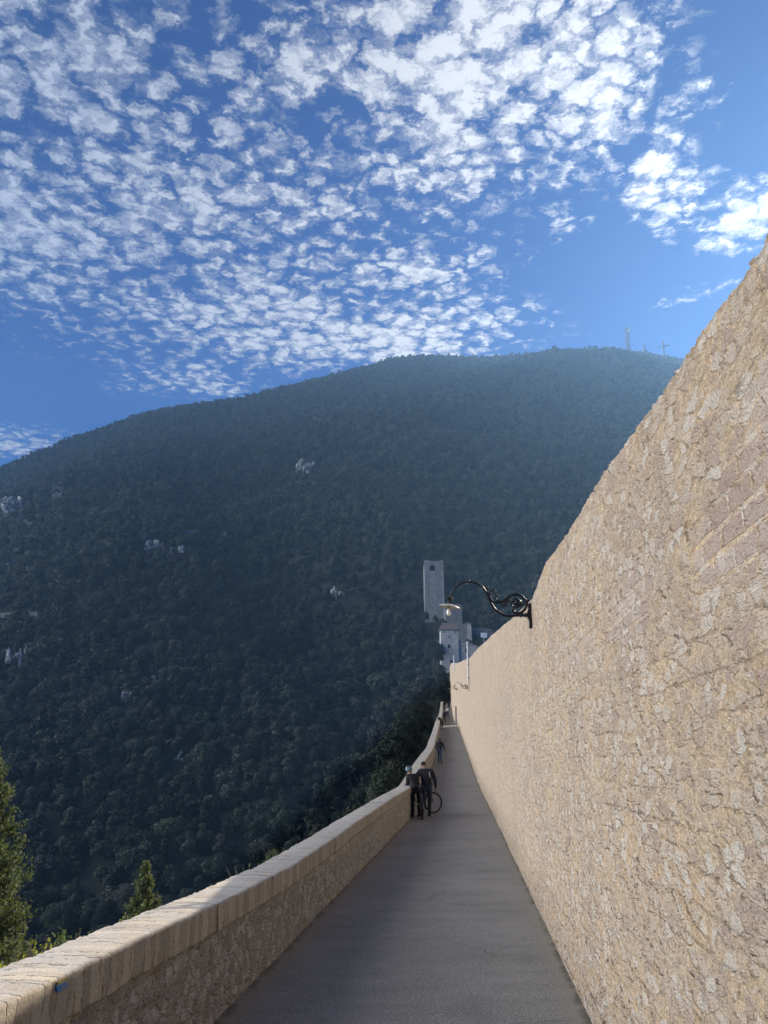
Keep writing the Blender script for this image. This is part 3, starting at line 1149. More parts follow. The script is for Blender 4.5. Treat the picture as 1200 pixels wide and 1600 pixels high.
def scatter(n_target, seed, rmin, rmax, amin, amax, spacing):
    """jittered points over the slope, with the spacing in metres"""
    rg = np.random.default_rng(seed)
    x0, x1 = rmax * math.sin(math.radians(amin)), rmax * math.sin(math.radians(amax))
    xs = np.arange(x0, x1, spacing)
    ys = np.arange(20, rmax, spacing * 0.92)
    X, Y = np.meshgrid(xs, ys)
    X = X + rg.uniform(-.46, .46, X.shape) * spacing
    X[::2] += spacing * 0.5
    Y = Y + rg.uniform(-.46, .46, X.shape) * spacing
    X, Y = X.ravel(), Y.ravel()
    r = np.hypot(X, Y)
    a = np.degrees(np.arctan2(X, Y))
    ok = (r > rmin) & (r < rmax) & (a > amin) & (a < amax) & (r < ridge_R(a) + 45)
    X, Y = X[ok], Y[ok]
    return X, Y, ground_z(X, Y), rg


# keep clear of the bridge, the buildings and the rock faces
ROCKS = [  # px, py, F, width px, height px
    (477, 728, 640, 20, 32, 'pale limestone crag, tallest of those high in the middle of the wooded hill'),
    (14, 792, 520, 44, 34, 'broad pale limestone crag at the far left of the wooded hill'),
    (89, 776, 540, 14, 16, 'small pale rock just right of the broad crag at the far left of the hill'),
    (272, 862, 430, 22, 26, 'pale limestone face ending the row of crags on the left of the hill'),
    (240, 852, 440, 22, 20, 'pale limestone face starting the row of crags on the left of the hill'),
    (296, 833, 450, 20, 12, 'low pale ledge above the row of crags in the left middle of the hill'),
    (348, 836, 455, 18, 14, 'small pale ledge right of the row of crags in the left middle of the hill'),
    (528, 926, 350, 18, 22, 'pale limestone outcrop left of the ruined tower'),
    (549, 920, 355, 10, 10, 'tiny pale rock beside the outcrop left of the ruined tower'),
    (278, 1182, 190, 8, 18, 'small pale rock low on the slope above the curved parapet'),
    (262, 1160, 195, 7, 12, 'tiny pale rock just above another low on the slope above the parapet'),
    (24, 1028, 270, 20, 34, 'tall pale rock face below the road at the left of the hill'),
    (46, 1008, 280, 12, 12, 'small pale rock right of the tall face below the road'),
    (200, 1090, 240, 16, 24, 'pale broken rock in the lower left of the wood'),
    (236, 1062, 250, 10, 16, 'narrow pale rock above the broken one in the lower left of the wood'),
    (519, 676, 760, 8, 9, 'tiny pale rock near the ridge above the tallest crag'),
    (297, 765, 560, 12, 12, 'small pale ledge high on the left part of the hill'),
]


def hit_ground(px, py, rmin=112, rmax=1000):
    d = ray(px, py)
    h = math.hypot(d.x, d.y)
    ux, uy, uz = d.x / h, d.y / h, d.z / h
    r = np.linspace(rmin, rmax, 4000)
    z = EYE + uz * r
    g = ground_z(ux * r, uy * r)
    k = np.where(g > z)[0]
    i = int(k[0]) if len(k) else len(r) - 1
    return Vector((ux * r[i], uy * r[i], float(g[i])))


ROCKPOS = [hit_ground(px, py + hp * 0.35) for px, py, F, wp, hp, lb in ROCKS]

BUILD_CLEAR = []   # filled with (px range, F range) by world circles


TWX = at(679, 965, 300.0).x


def clear_mask(X, Y):
    ok = np.ones(len(X), bool)
    ok &= ~((Y < 262) & (X > xl(np.clip(Y, 0, 235)) - 4.5) & (X < xr(np.clip(Y, 0, 235)) + 5.5))
    ok &= ~((Y > 272) & (Y < 302) & (np.abs(X - TWX * Y / 300.0) < 5.5))
    for (cx, cy, rr) in BUILD_CLEAR:
        ok &= np.hypot(X - cx, Y - cy) > rr
    for p, (px, py, F, wp, hp, lb) in zip(ROCKPOS, ROCKS):
        D = p.length
        w = wp / FPX * D
        hgt = hp / FPX * D
        # clear a lane toward the viewer on the slope, so the face shows
        ux, uy = p.x / math.hypot(p.x, p.y), p.y / math.hypot(p.x, p.y)
        al = (X - p.x) * ux + (Y - p.y) * uy
        ac = -(X - p.x) * uy + (Y - p.y) * ux
        ok &= ~((np.abs(ac) < w * 0.45 + 0.5) & (al > -8) & (al < hgt * 0.5))
    return ok


# fort, tower and walls at the far end of the bridge: centres known for the clearing
TOWER_F, HOUSE_F = 300.0, 246.0
tw = at(679, 965, TOWER_F)
hs = at(703, 1030, HOUSE_F)
BUILD_CLEAR += [(tw.x, tw.y, 6.0), (hs.x, hs.y, 9.0), (hs.x + 8, hs.y - 2, 8.0), (hs.x + 10, hs.y + 12, 10), (tw.x + 6, tw.y - 16, 6.5), (tw.x + 3, tw.y - 9, 4)]

X, Y, Z, rg = scatter(0, 5, 96, 1000, -38, 34, 3.9)
ok = clear_mask(X, Y)
X, Y, Z = X[ok], Y[ok], Z[ok]
# drop a few for gaps, and thin out by patch noise
gap = vnoise(X, Y, 1 / 30, 9) + rg.uniform(-1, 1, len(X)) * 0.6
ok = gap > -1.45
X, Y, Z = X[ok], Y[ok], Z[ok]
D = np.hypot(X, Y)
S = rg.uniform(0.62, 1.0, len(X)) ** 1.0 * np.where(rg.uniform(0, 1, len(X)) < 0.18, 1.55, 1.18) * 0.83 * np.clip(0.92 + 0.25 * vnoise(X, Y, 1 / 70, 11), 0.7, 1.3)
S *= np.interp(D, [100, 250, 900], [1.15, 1.08, 0.98])

# nearest trees in the frame become trees of their own
Zc = (Z + 4 - EYE)
u_ = (X * 0 + 0)
camz = Y * CT + Zc * ST
camy = -Y * ST + Zc * CT
PX = 600 + FPX * X / camz
PY = 800 - FPX * camy / camz
inview = (PX > -30) & (PX < 730) & (PY > 1020) & (PY < 1540)
cand = np.where(inview)[0]
cand = cand[np.argsort(D[cand])][:110]
near_set = np.zeros(len(X), bool)
near_set[cand] = True


def place_tree(crown, trunk, loc, s, rz, label, group, name='oak_tree', lean=0.0):
    root = empty(name, loc, rz, label, 'tree', group)
    root.scale = (s, s, s)
    c = bpy.data.objects.new('crown', crown)
    t = bpy.data.objects.new('trunk', trunk)
    for q in (c, t):
        COL.objects.link(q)
        q.parent = root
    return root


def near_label(px, py):
    """where the tree stands in the shaded wood"""
    bx = min(6, int(max(px, 0) // 105))
    by = min(4, int(max(py - 1020, 0) // 105))
    hor = ['at the left edge of the picture', 'left of the small pointed conifer', 'above the small pointed conifer', 'left of the middle',
           'near the middle', 'left of the walkway figures', 'beside the bridge'][bx]
    ver = ['on a level with the tower house', 'a little below the tower house level', 'halfway down the lower slope', 'low down above the parapet', 'lowest of all, at the parapet'][by]
    return 'dark evergreen oak ' + hor + ', ' + ver, 'oaks ' + hor + ', ' + ver


rt = random.Random(3)
for i in cand:
    lb, gp = near_label(PX[i], PY[i])
    place_tree(CROWN_NEAR[rt.randrange(5)], TRUNKS[rt.randrange(3)], (X[i], Y[i], Z[i]), float(S[i]), rt.uniform(0, 6.28), lb, gp)

# the rest: one wood
far = ~near_set
FX, FY, FZ, FSc = X[far], Y[far], Z[far], S[far]


def wood():
    me = bpy.data.meshes.new('wood')
    n = len(FX)
    me.vertices.add(n)
    me.vertices.foreach_set('co', np.stack([FX, FY, FZ - 0.8], 1).astype(np.float32).ravel())
    a = me.attributes.new('size', 'FLOAT', 'POINT')
    a.data.foreach_set('value', FSc.astype(np.float32))
    a = me.attributes.new('turn', 'FLOAT', 'POINT')
    a.data.foreach_set('value', rg.uniform(0, 6.28, n).astype(np.float32))
    a = me.attributes.new('which', 'INT', 'POINT')
    a.data.foreach_set('value', rg.integers(0, 6, n).astype(np.int32))
    o = bpy.data.objects.new('wood', me)
    COL.objects.link(o)
    o['label'] = 'dense dark evergreen wood covering the whole hillside'
    o['category'] = 'wood'
    kind(o, 'stuff')
    ng = bpy.data.node_groups.new('wood_nodes', 'GeometryNodeTree')
    ng.interface.new_socket('Geometry', in_out='INPUT', socket_type='NodeSocketGeometry')
    ng.interface.new_socket('Geometry', in_out='OUTPUT', socket_type='NodeSocketGeometry')
    N, L = ng.nodes, ng.links
    gi = N.new('NodeGroupInput')
    go = N.new('NodeGroupOutput')
    m2p = N.new('GeometryNodeMeshToPoints')
    iop = N.new('GeometryNodeInstanceOnPoints')
    g2i = N.new('GeometryNodeGeometryToInstance')
    for me_ in CROWN_FAR:
        src = bpy.data.objects.new('crown_source', me_)   # never linked to the scene: only lends its mesh
        oi = N.new('GeometryNodeObjectInfo')
        oi.inputs['Object'].default_value = src
        L.new(oi.outputs['Geometry'], g2i.inputs[0])
    g2 = g2i
    # each source becomes one pickable instance
    N.remove(g2i)
    join = N.new('GeometryNodeJoinGeometry')
    for nd in [q for q in N if q.bl_idname == 'GeometryNodeObjectInfo']:
        nd.inputs['As Instance'].default_value = True
        L.new(nd.outputs['Geometry'], join.inputs[0])

    def attr(name, typ):
        q = N.new('GeometryNodeInputNamedAttribute')
        q.data_type = typ
        q.inputs['Name'].default_value = name
        return q.outputs[0]
    L.new(gi.outputs[0], m2p.inputs[0])
    L.new(m2p.outputs[0], iop.inputs['Points'])
    L.new(join.outputs[0], iop.inputs['Instance'])
    iop.inputs['Pick Instance'].default_value = True
    L.new(attr('which', 'INT'), iop.inputs['Instance Index'])
    cx = N.new('ShaderNodeCombineXYZ')
    L.new(attr('turn', 'FLOAT'), cx.inputs[2])
    e2r = N.new('FunctionNodeEulerToRotation')
    L.new(cx.outputs[0], e2r.inputs[0])
    L.new(e2r.outputs[0], iop.inputs['Rotation'])
    L.new(attr('size', 'FLOAT'), iop.inputs['Scale'])
    L.new(iop.outputs[0], go.inputs[0])
    md = o.modifiers.new('wood', 'NODES')
    md.node_group = ng
    return o


WOOD = wood()
print('far trees', len(FX), 'near', len(cand))

# ------------------------------------------------------------------ crags
M_ROCK, w_, b_ = mat_new('limestone')
tc_ = w_.new('ShaderNodeTexCoord')
n1_ = w_.noise(w_.v('MULTIPLY', tc_.outputs['Object'], (1, 1, 0.5)), 0.9, 6, 0.7)
n2_ = w_.noise(tc_.outputs['Object'], 0.35, 5, 0.65)
c_ = w_.mix(w_.ramp(n1_, 0.4, 0.6), (0.14, 0.14, 0.13), (0.66, 0.655, 0.63))
c_ = w_.mix(w_.ramp(n2_, 0.52, 0.62, 0, 0.85), c_, (0.05, 0.06, 0.035))
w_.put(b_.inputs['Base Color'], c_)
b_.inputs['Roughness'].default_value = 0.95


def crag(p, wd, ht, seed, label):
    """a broken face: fused upright blocks of uneven height"""
    rs = random.Random(seed)
    bm = bmesh.new()
    n = 7 + int(wd * 0.8)
    for j in range(n):
        r0 = bmesh.ops.create_icosphere(bm, subdivisions=3, radius=1.0)
        cx = rs.uniform(-0.65, 0.65) * wd
        cz = rs.uniform(-0.35, 0.3) * ht
        sx, sz = wd * rs.uniform(0.10, 0.24), ht * rs.uniform(0.08, 0.26)
        off = Vector((seed * 3.1 + j, seed * 1.7, j * 2.3))
        for v in r0['verts']:
            d = v.co.copy()
            nn = mnoise.fractal(d * 1.5 + off, 0.9, 2.1, 5)
            k = 1 + 0.6 * nn + 0.35 * (mnoise.cell(d * 1.9 + off) - 0.5)
            v.co = Vector((cx + d.x * sx * k, d.y * wd * 0.16 * k + abs(cx) * 0.15, cz + d.z * sz * k))
    me = bpy.data.meshes.new('rock_outcrop')
    bm.to_mesh(me)
    bm.free()
    o = link('rock_outcrop', me, M_ROCK)
    ang = -math.atan2(p.x, p.y)
    o.location = p + Vector((0, 0, ht * 0.35))
    o.rotation_euler = (math.radians(-14), rs.uniform(-0.25, 0.25), ang)
    tag(o, label, 'rock', 'limestone crags on the hillside')
    return o


for i, (p, (px, py, F, wp, hp, lb)) in enumerate(zip(ROCKPOS, ROCKS)):
    Dd = (p - camo.location).length
    crag(p, wp / FPX * Dd * 0.9, hp / FPX * Dd * 1.0, i + 1, lb)

# old road embankment at the left
p0 = hit_ground(-10, 972)
p1 = hit_ground(62, 970)
mb = MB()
nseg = 10
for k in range(nseg):
    a = p0.lerp(p1, k / nseg)
    b = p0.lerp(p1, (k + 1) / nseg)
    za = 2.2
    mb.add([a + Vector((0, -3, 1)), b + Vector((0, -3, 1)), b + Vector((0, -3, 1 + za)), a + Vector((0, -3, 1 + za)), b + Vector((0, 3, 1 + za)), a + Vector((0, 3, 1 + za))],
           [(0, 1, 2, 3), (3, 2, 4, 5)])
o = mb.build('retaining_wall', plain('old_stone', (0.09, 0.09, 0.085), 0.95, var=0.3, scale=1.5))
tag(o, 'long low grey retaining wall in the trees at the left of the hill', 'wall')

# ------------------------------------------------------------------ buildings at the bridge's far end
M_DARK = plain('dark_opening', (0.012, 0.012, 0.014), 0.9)
M_TILE = plain('roof_tiles', (0.15, 0.115, 0.10), 0.9, var=0.3, scale=3)


def box_uv(me, s=1.0):
    l = me.uv_layers.new(name='UVMap')
    for p in me.polygons:
        n = p.normal
        for li in p.loop_indices:
            v = me.vertices[me.loops[li].vertex_index].co
            if abs(n.z) > 0.7:
                l.data[li].uv = (v.x * s, v.y * s)
            elif abs(n.x) > abs(n.y):
                l.data[li].uv = (v.y * s + 3.1, v.z * s)
            else:
                l.data[li].uv = (v.x * s, v.z * s)


def facade_stone(name, a, b, c):
    m, w, bs = mat_new(name)
    uv = w.new('ShaderNodeUVMap').outputs[0]
    n1 = w.noise(uv, 0.5, 5, 0.65)
    n2 = w.noise(uv, 3.0, 5, 0.7)
    v = w.voro(w.v('MULTIPLY', uv, (1, 1.6, 1)), 2.4, 'F1', 1.0, '2D')
    cc = w.sep(v.outputs['Color'])
    col = w.mix(w.ramp(n1, 0.35, 0.65), a, b)
    col = w.mix(w.m('MULTIPLY', cc[0], 0.35), col, c)
    col = w.v('SCALE', col, w.ramp(n2, 0.3, 0.7, 0.75, 1.2))
    w.put(bs.inputs['Base Color'], col)
    bs.inputs['Roughness'].default_value = 0.95
    return m


M_TST = facade_stone('tower_limestone', (0.24, 0.24, 0.24), (0.33, 0.325, 0.31), (0.15, 0.15, 0.155))
M_TPALE = facade_stone('pale_limestone', (0.38, 0.38, 0.375), (0.48, 0.47, 0.45), (0.27, 0.27, 0.27))
M_TPANEL = facade_stone('panel_limestone', (0.28, 0.28, 0.275), (0.38, 0.375, 0.36), (0.18, 0.18, 0.18))
M_HST = facade_stone('house_stone', (0.48, 0.47, 0.45), (0.62, 0.605, 0.58), (0.27, 0.265, 0.26))
M_OLD = facade_stone('old_fort_stone', (0.19, 0.19, 0.185), (0.27, 0.265, 0.255), (0.12, 0.12, 0.12))


def part_box(name, c, s, mat, parent, rz=0.0):
    mb_ = MB()
    mb_.box(c, s, Matrix.Rotation(rz, 3, 'Z') if rz else None)
    o = mb_.build(name, mat, parent)
    box_uv(o.data)
    return o


def poly_wall(name, pts, depth, mat, parent):
    """an outline in x,z given a thickness in y (front at y=0)"""
    n = len(pts)
    mb_ = MB()
    mb_.add([(x, 0, z) for x, z in pts] + [(x, depth, z) for x, z in pts],
            [tuple(range(n)), tuple(reversed(range(n, 2 * n)))] + [(i, i + n, (i + 1) % n + n, (i + 1) % n) for i in range(n)])
    o = mb_.build(name, mat, parent)
    box_uv(o.data)
    return o


def build_tower():
    F = TOWER_F
    a = at(664, 965, F)
    b = at(692.5, 965, F)
    top = at(679, 876, F).z
    low = min(at(679, 1000, F).z, float(ground_z(a.x, F)) - 3)
    W = b.x - a.x
    root = empty('stone_tower', (a.x, F, low), 0, 'tall narrow ruined stone tower with an arched window near its top', 'tower')
    H = top - low
    k = W / 28.5                                # metres per photo pixel here
    def X(px): return (px - 664) * k
    def Zp(py): return at(679, py, F).z - low
    # ragged top, with the arched opening cut through the panel
    ow, oe, ob, ot = X(672.5), X(681.5), Zp(891.5), Zp(884)
    arch = [(ow, ob), (ow, ot - 0.5)] + [((ow + oe) / 2 - (oe - ow) / 2 * math.cos(t), ot - 0.5 + (oe - ow) / 2 * 0.9 * math.sin(t)) for t in np.linspace(0.2, math.pi - 0.2, 7)] + [(oe, ot - 0.5), (oe, ob)]
    topl = [(W, Zp(876.0)), (X(690), Zp(875)), (X(686), Zp(876.6)), (X(680), Zp(878)), (X(675), Zp(877)), (X(671), Zp(874.5)), (X(668), Zp(876)), (0, Zp(875))]
    # front wall in pieces round the opening and the doorway
    dl, dr, db, dt = X(678.6), X(682), Zp(954), Zp(946)
    left = [(0, 0), (ow, 0), (ow, ob), (ow, arch[-2][1] + 0.0), (ow, Zp(877)), (X(671), Zp(874.5)), (X(668), Zp(876)), (0, Zp(875))]
    poly_wall('wall', [(0, 0), (ow, 0), (ow, Zp(876)), (X(668), Zp(874.6)), (X(665), Zp(876.4)), (0, Zp(874.8))], 1.0, M_TST, root)
    poly_wall('wall', [(oe, db), (oe, ob)] + [(W * 0.93, ob), (W * 0.93, 0), (dr, 0), (dr, db)], 1.0, M_TST, root) if False else None
    poly_wall('wall', [(oe, 0), (W, 0), (W, Zp(875)), (X(687), Zp(876.8)), (oe, Zp(877.5))], 1.0, M_TST, root)
    arc_top = [((ow + oe) / 2 + (oe - ow) / 2 * math.cos(t), Zp(886.5) + (oe - ow) / 2 * math.sin(t)) for t in np.linspace(0, math.pi, 9)]
    poly_wall('arch', [(oe, Zp(877.5))] + arc_top[0:] + [(ow, Zp(876))], 1.0, M_TST, root)
    part_box('opening_shadow', ((ow + oe) / 2, 2.2, (ob + Zp(881)) / 2), (oe - ow + 0.6, 0.2, Zp(881) - ob + 0.4), M_DARK, root)
    # recessed paler panel between the two corner piers
    part_box('panel', ((ow + oe) / 2, 0.47, ob / 2), (oe - ow - 0.02, 0.9, ob), M_TPANEL, root)
    part_box('doorway', ((dl + dr) / 2, 0.26, (db + dt) / 2), (dr - dl, 0.2, dt - db), M_DARK, root)
    # body behind, open at the top like a ruin
    part_box('back_wall', (W / 2, W - 0.5, H * 0.47), (W, 1.0, H * 0.94), M_TST, root)
    part_box('side_wall', (0.5, W / 2, H * 0.48), (0.98, W - 2.05, H * 0.96), M_TST, root)
    part_box('side_wall', (W - 0.5, W / 2, H * 0.485), (0.98, W - 2.05, H * 0.97), M_TPALE, root)
    # a paler buttress strip down the right corner
    poly_wall('buttress', [(W + 0.003, 0), (W + 0.75, 0), (W + 0.45, Zp(905)), (W + 0.3, Zp(876)), (W + 0.003, Zp(875.5))], W * 0.8, M_TPALE, root)


def build_tower_house():
    F = HOUSE_F
    lz = min(at(703, 1075, F).z, float(ground_z(at(703, 1030, F).x, F)) - 3)
    a, b = at(689.5, 1030, F), at(717.2, 1030, F)
    W = b.x - a.x
    root = empty('tower_house', (a.x, F, lz), 0, 'square pale stone tower house with a low brown roof at the bridge end', 'house')
    def Zp(py): return at(703, py, F).z - lz
    def X(px): return (px - 689.5) * W / 27.7
    hw = Zp(984)
    part_box('wall', (W / 2, W / 2, hw / 2), (W, W, hw), M_HST, root)
    # roof: a truncated low hip, eaves a little wider
    mb_ = MB()
    e = 0.35
    z0, z1 = hw - 0.1, Zp(974.5)
    mb_.add([(-e, -e, z0), (W + e, -e, z0), (W + e, W + e, z0), (-e, W + e, z0),
             (-e, -e, z0 + 0.2), (W + e, -e, z0 + 0.2), (W + e, W + e, z0 + 0.2), (-e, W + e, z0 + 0.2),
             (W * .14, W * .5, z1 + 0.5), (W * .86, W * .5, z1 + 0.5)],
            [(3, 2, 1, 0), (0, 1, 5, 4), (1, 2, 6, 5), (2, 3, 7, 6), (3, 0, 4, 7), (4, 5, 9, 8), (6, 7, 8, 9), (5, 6, 9), (7, 4, 8)])
    mb_.build('roof', M_TILE, root)
    for px, py, wp, hp in ((702, 1010, 3.2, 5.8), (705, 1033.5, 3.0, 4.4), (702.5, 995, 1.6, 2.4), (694, 987.5, 1.6, 1.8), (712, 987.5, 1.6, 1.8)):
        part_box('window', (X(px), -0.02, Zp(py)), (wp * W / 27.7, 0.1, hp * W / 27.7), M_DARK, root)
    # lean-to wing to the right with a pale sloping roof edge
    rootb = empty('house_wing', (b.x + 0.05, F + 0.6, lz), 0, 'lower stone wing with a sloping roof joined to the right of the tower house', 'house')
    k = W / 27.7
    pts = [(0, 0), (60 * k, 0), (60 * k, Zp(1020)), (31 * k, Zp(1012)), (0, Zp(1000.5))]
    poly_wall('wall', pts, 6.0, M_HST, rootb)
    mb_ = MB()
    for (x0, za), (x1, zb) in (((-0.0, Zp(1000)), (32 * k, Zp(1011.5))),):
        mb_.add([(x0, -0.4, za), (x1, -0.4, zb), (x1, 6.3, zb), (x0, 6.3, za), (x0, -0.4, za + 0.28), (x1, -0.4, zb + 0.28), (x1, 6.3, zb + 0.28), (x0, 6.3, za + 0.28)],
                [(0, 3, 2, 1), (4, 5, 6, 7), (0, 1, 5, 4), (2, 3, 7, 6), (1, 2, 6, 5), (3, 0, 4, 7)])
    mb_.build('roof', plain('pale_tiles', (0.42, 0.39, 0.36), 0.9), rootb)
    part_box('window', ((728.5 - 717.2) * k, -0.02, Zp(1016.5)), (2.6 * k, 0.1, 6 * k), M_DARK, rootb)
    part_box('cornice', (11 * k, -0.06, Zp(1008.5)), (14 * k, 0.12, 0.22), M_OLD, rootb)
    # a low garden wall left of the house
    c = at(679, 1004, F + 8)
    d = at(690, 1000, F + 8)
    r3 = empty('garden_wall', (c.x, F + 8, c.z - 3), 0, 'short low stone wall just left of the tower house', 'wall')
    poly_wall('wall_face', [(0, 0), (d.x - c.x, 0), (d.x - c.x, 3.9), (0.8, 3.6), (0, 3.0)], 0.6, M_OLD, r3)
    r3.children[0].name = 'masonry'


def build_fort():
    F = 272.0
    def P(px, py): return at(px, py, F)
    base = at(720, 1060, F)
    root = empty('ruined_fort', (base.x, F, base.z), 0, 'dark ruined fort block with a flat broken top behind the tower house', 'ruin')
    k = (at(730, 1000, F).x - at(720, 1000, F).x) / 10
    def q(px, py): return ((px - 720) * k, at(720, py, F).z - base.z)
    poly_wall('block', [q(700, 1060), q(738, 1060), q(738, 973.6), q(731, 972.5), q(727, 974.5), q(718, 973.5), q(712, 975), q(700, 973)], 7.0, M_OLD, root)
    poly_wall('pier', [q(731, 1060), q(738.4, 1060), q(738.0, 976), q(733, 976)], -0.6, M_HST, root)
    root2 = empty('fort_curtain_wall', (base.x, F + 5, base.z), 0, 'long dark stone wall stepping down to the right behind the white board', 'wall')
    poly_wall('masonry', [q(738.5, 1060), q(830, 1060), q(830, 990), q(800, 986), q(765, 980), q(742, 978), q(738.5, 978)], 2.0, M_OLD, root2)
    # faint ruined storey between the tower and the fort
    F2 = 286.0
    b2 = at(700, 1010, F2)
    root3 = empty('ruined_storey', (b2.x, F2, b2.z), 0, 'low square ruin with a broken top between the tower and the fort', 'ruin')
    k2 = (at(710, 1000, F2).x - at(700, 1000, F2).x) / 10
    def q2(px, py): return ((px - 700) * k2, at(700, py, F2).z - b2.z)
    poly_wall('masonry', [q2(696, 1010), q2(724, 1010), q2(723, 946), q2(718, 943), q2(709, 944.5), q2(702, 946), q2(697, 950)], 5.0, M_OLD, root3)
    # white board on a post
    F3 = 262
    c = at(756, 992.5, F3)
    root4 = empty('notice_board', (c.x, F3, at(756, 1012, F3).z), 0, 'plain white board on a post above the wall at the bridge end', 'sign')
    k3 = 1 / (FPX / (F3 * 1.0))
    mb_ = MB()
    hz = c.z - root4.location.z
    mb_.box((0, 0, hz), (9.8 * k3, 0.12, 7.6 * k3), Matrix.Rotation(math.radians(4), 3, 'Y'))
    mb_.build('board', plain('white_board', (0.85, 0.88, 0.92), 0.4, var=0.02), root4)
    p_ = MB()
    p_.tube([(0, 0.1, -0.5), (0, 0.1, hz - 0.5)], 0.12, 6)
    p_.build('post', M_GREY, root4)


M_GREY = plain('grey_metal', (0.45, 0.46, 0.48), 0.5, 0.3)
M_WHITEP = plain('white_paint', (0.78, 0.79, 0.80), 0.45, var=0.05)
build_tower()
build_tower_house()
build_fort()

# white poles fixed to the wall, with the cables running down beside them
def wall_pole(px, ytop, ybot, r, label, cables=True):
    d = ray(px, (ytop + ybot) / 2)
    t = d.x / d.y
    Fs = np.linspace(5, 180, 20000)
    i = int(np.argmin(np.abs(xr(Fs) - 0.10 - t * Fs)))
    F = float(Fs[i])
    zt, zb = at(px, ytop, F).z, at(px, ybot, F).z
    X = float(xr(F)) - 0.10
    root = empty('wall_pole', (X, F, zb), 0, label, 'pole', 'white poles on the aqueduct wall')
    m_ = MB()
    m_.tube([(0, 0, 0), (0, 0, (zt - zb) * 0.6), (0, 0, zt - zb)], [r, r, r * 0.8], 8)
    m_.lathe([(r * 1.2, zt - zb), (r * 1.2, zt - zb + 0.05), (0.001, zt - zb + 0.09)], 8)
    m_.build('post', M_WHITEP, root)
    for zz in (0.3, (zt - zb) * 0.45):
        b = MB()
        b.box((0.05, 0, zz), (0.16, 0.16, 0.04))
        b.build('bracket', M_IRON, root)
    if cables:
        for k, off in enumerate((-0.35, 0.35, 0.5)):
            c = MB()
            c.tube([(0.04 + off * 0.103, off, (zt - zb) * (0.75 - 0.1 * k)), (0.05 + off * 0.103, off + 0.03, (zt - zb) * 0.3), (0.04 + off * 0.103, off, -0.3 * k)], 0.018, 5)
            c.build('cable', M_IRON, root)
    return F


M_IRON = plain('black_iron', (0.022, 0.022, 0.026), 0.38, 0.6, var=0.25, scale=30)
wall_pole(731, 1004, 1066, 0.062, 'white pole fixed to the wall face, rising above its top beyond the second lamp')
wall_pole(709.3, 1025, 1050, 0.075, 'short white pole at the far end of the wall, before the tower house', False)

# ------------------------------------------------------------------ wall lamps
ZP = 1.0 / 6.667 / 122.0


def spline(pts, n=6):
    P = [Vector(p) for p in pts]
    out = []
    for i in range(len(P) - 1):
        a, b, c, d = P[max(i - 1, 0)], P[i], P[i + 1], P[min(i + 2, len(P) - 1)]
        for k in range(n):
            t = k / n
            out.append(0.5 * ((2 * b) + (c - a) * t + (2 * a - 5 * b + 4 * c - d) * t * t + (3 * b - a - 3 * c + d) * t * t * t))
    out.append(P[-1])
    return out


M_ENAMEL = plain('enamel', (0.62, 0.58, 0.50), 0.35, var=0.1)
M_ENAMEL_T = plain('enamel_top', (0.50, 0.46, 0.38), 0.45, var=0.2)


def glass_mat():
    m, w, b = mat_new('bulb_glass')
    b.inputs['Base Color'].default_value = (0.95, 0.93, 0.84, 1)
    b.inputs['Roughness'].default_value = 0.12
    b.inputs['Subsurface Weight'].default_value = 0.2
    b.inputs['Coat Weight'].default_value = 0.6
    tc = w.new('ShaderNodeTexCoord')
    n = w.noise(tc.outputs['Object'], 30, 3, 0.5)
    w.put(b.inputs['Base Color'], w.mix(n, (0.86, 0.83, 0.72), (0.96, 0.94, 0.86)))
    return m


M_BULB = glass_mat()


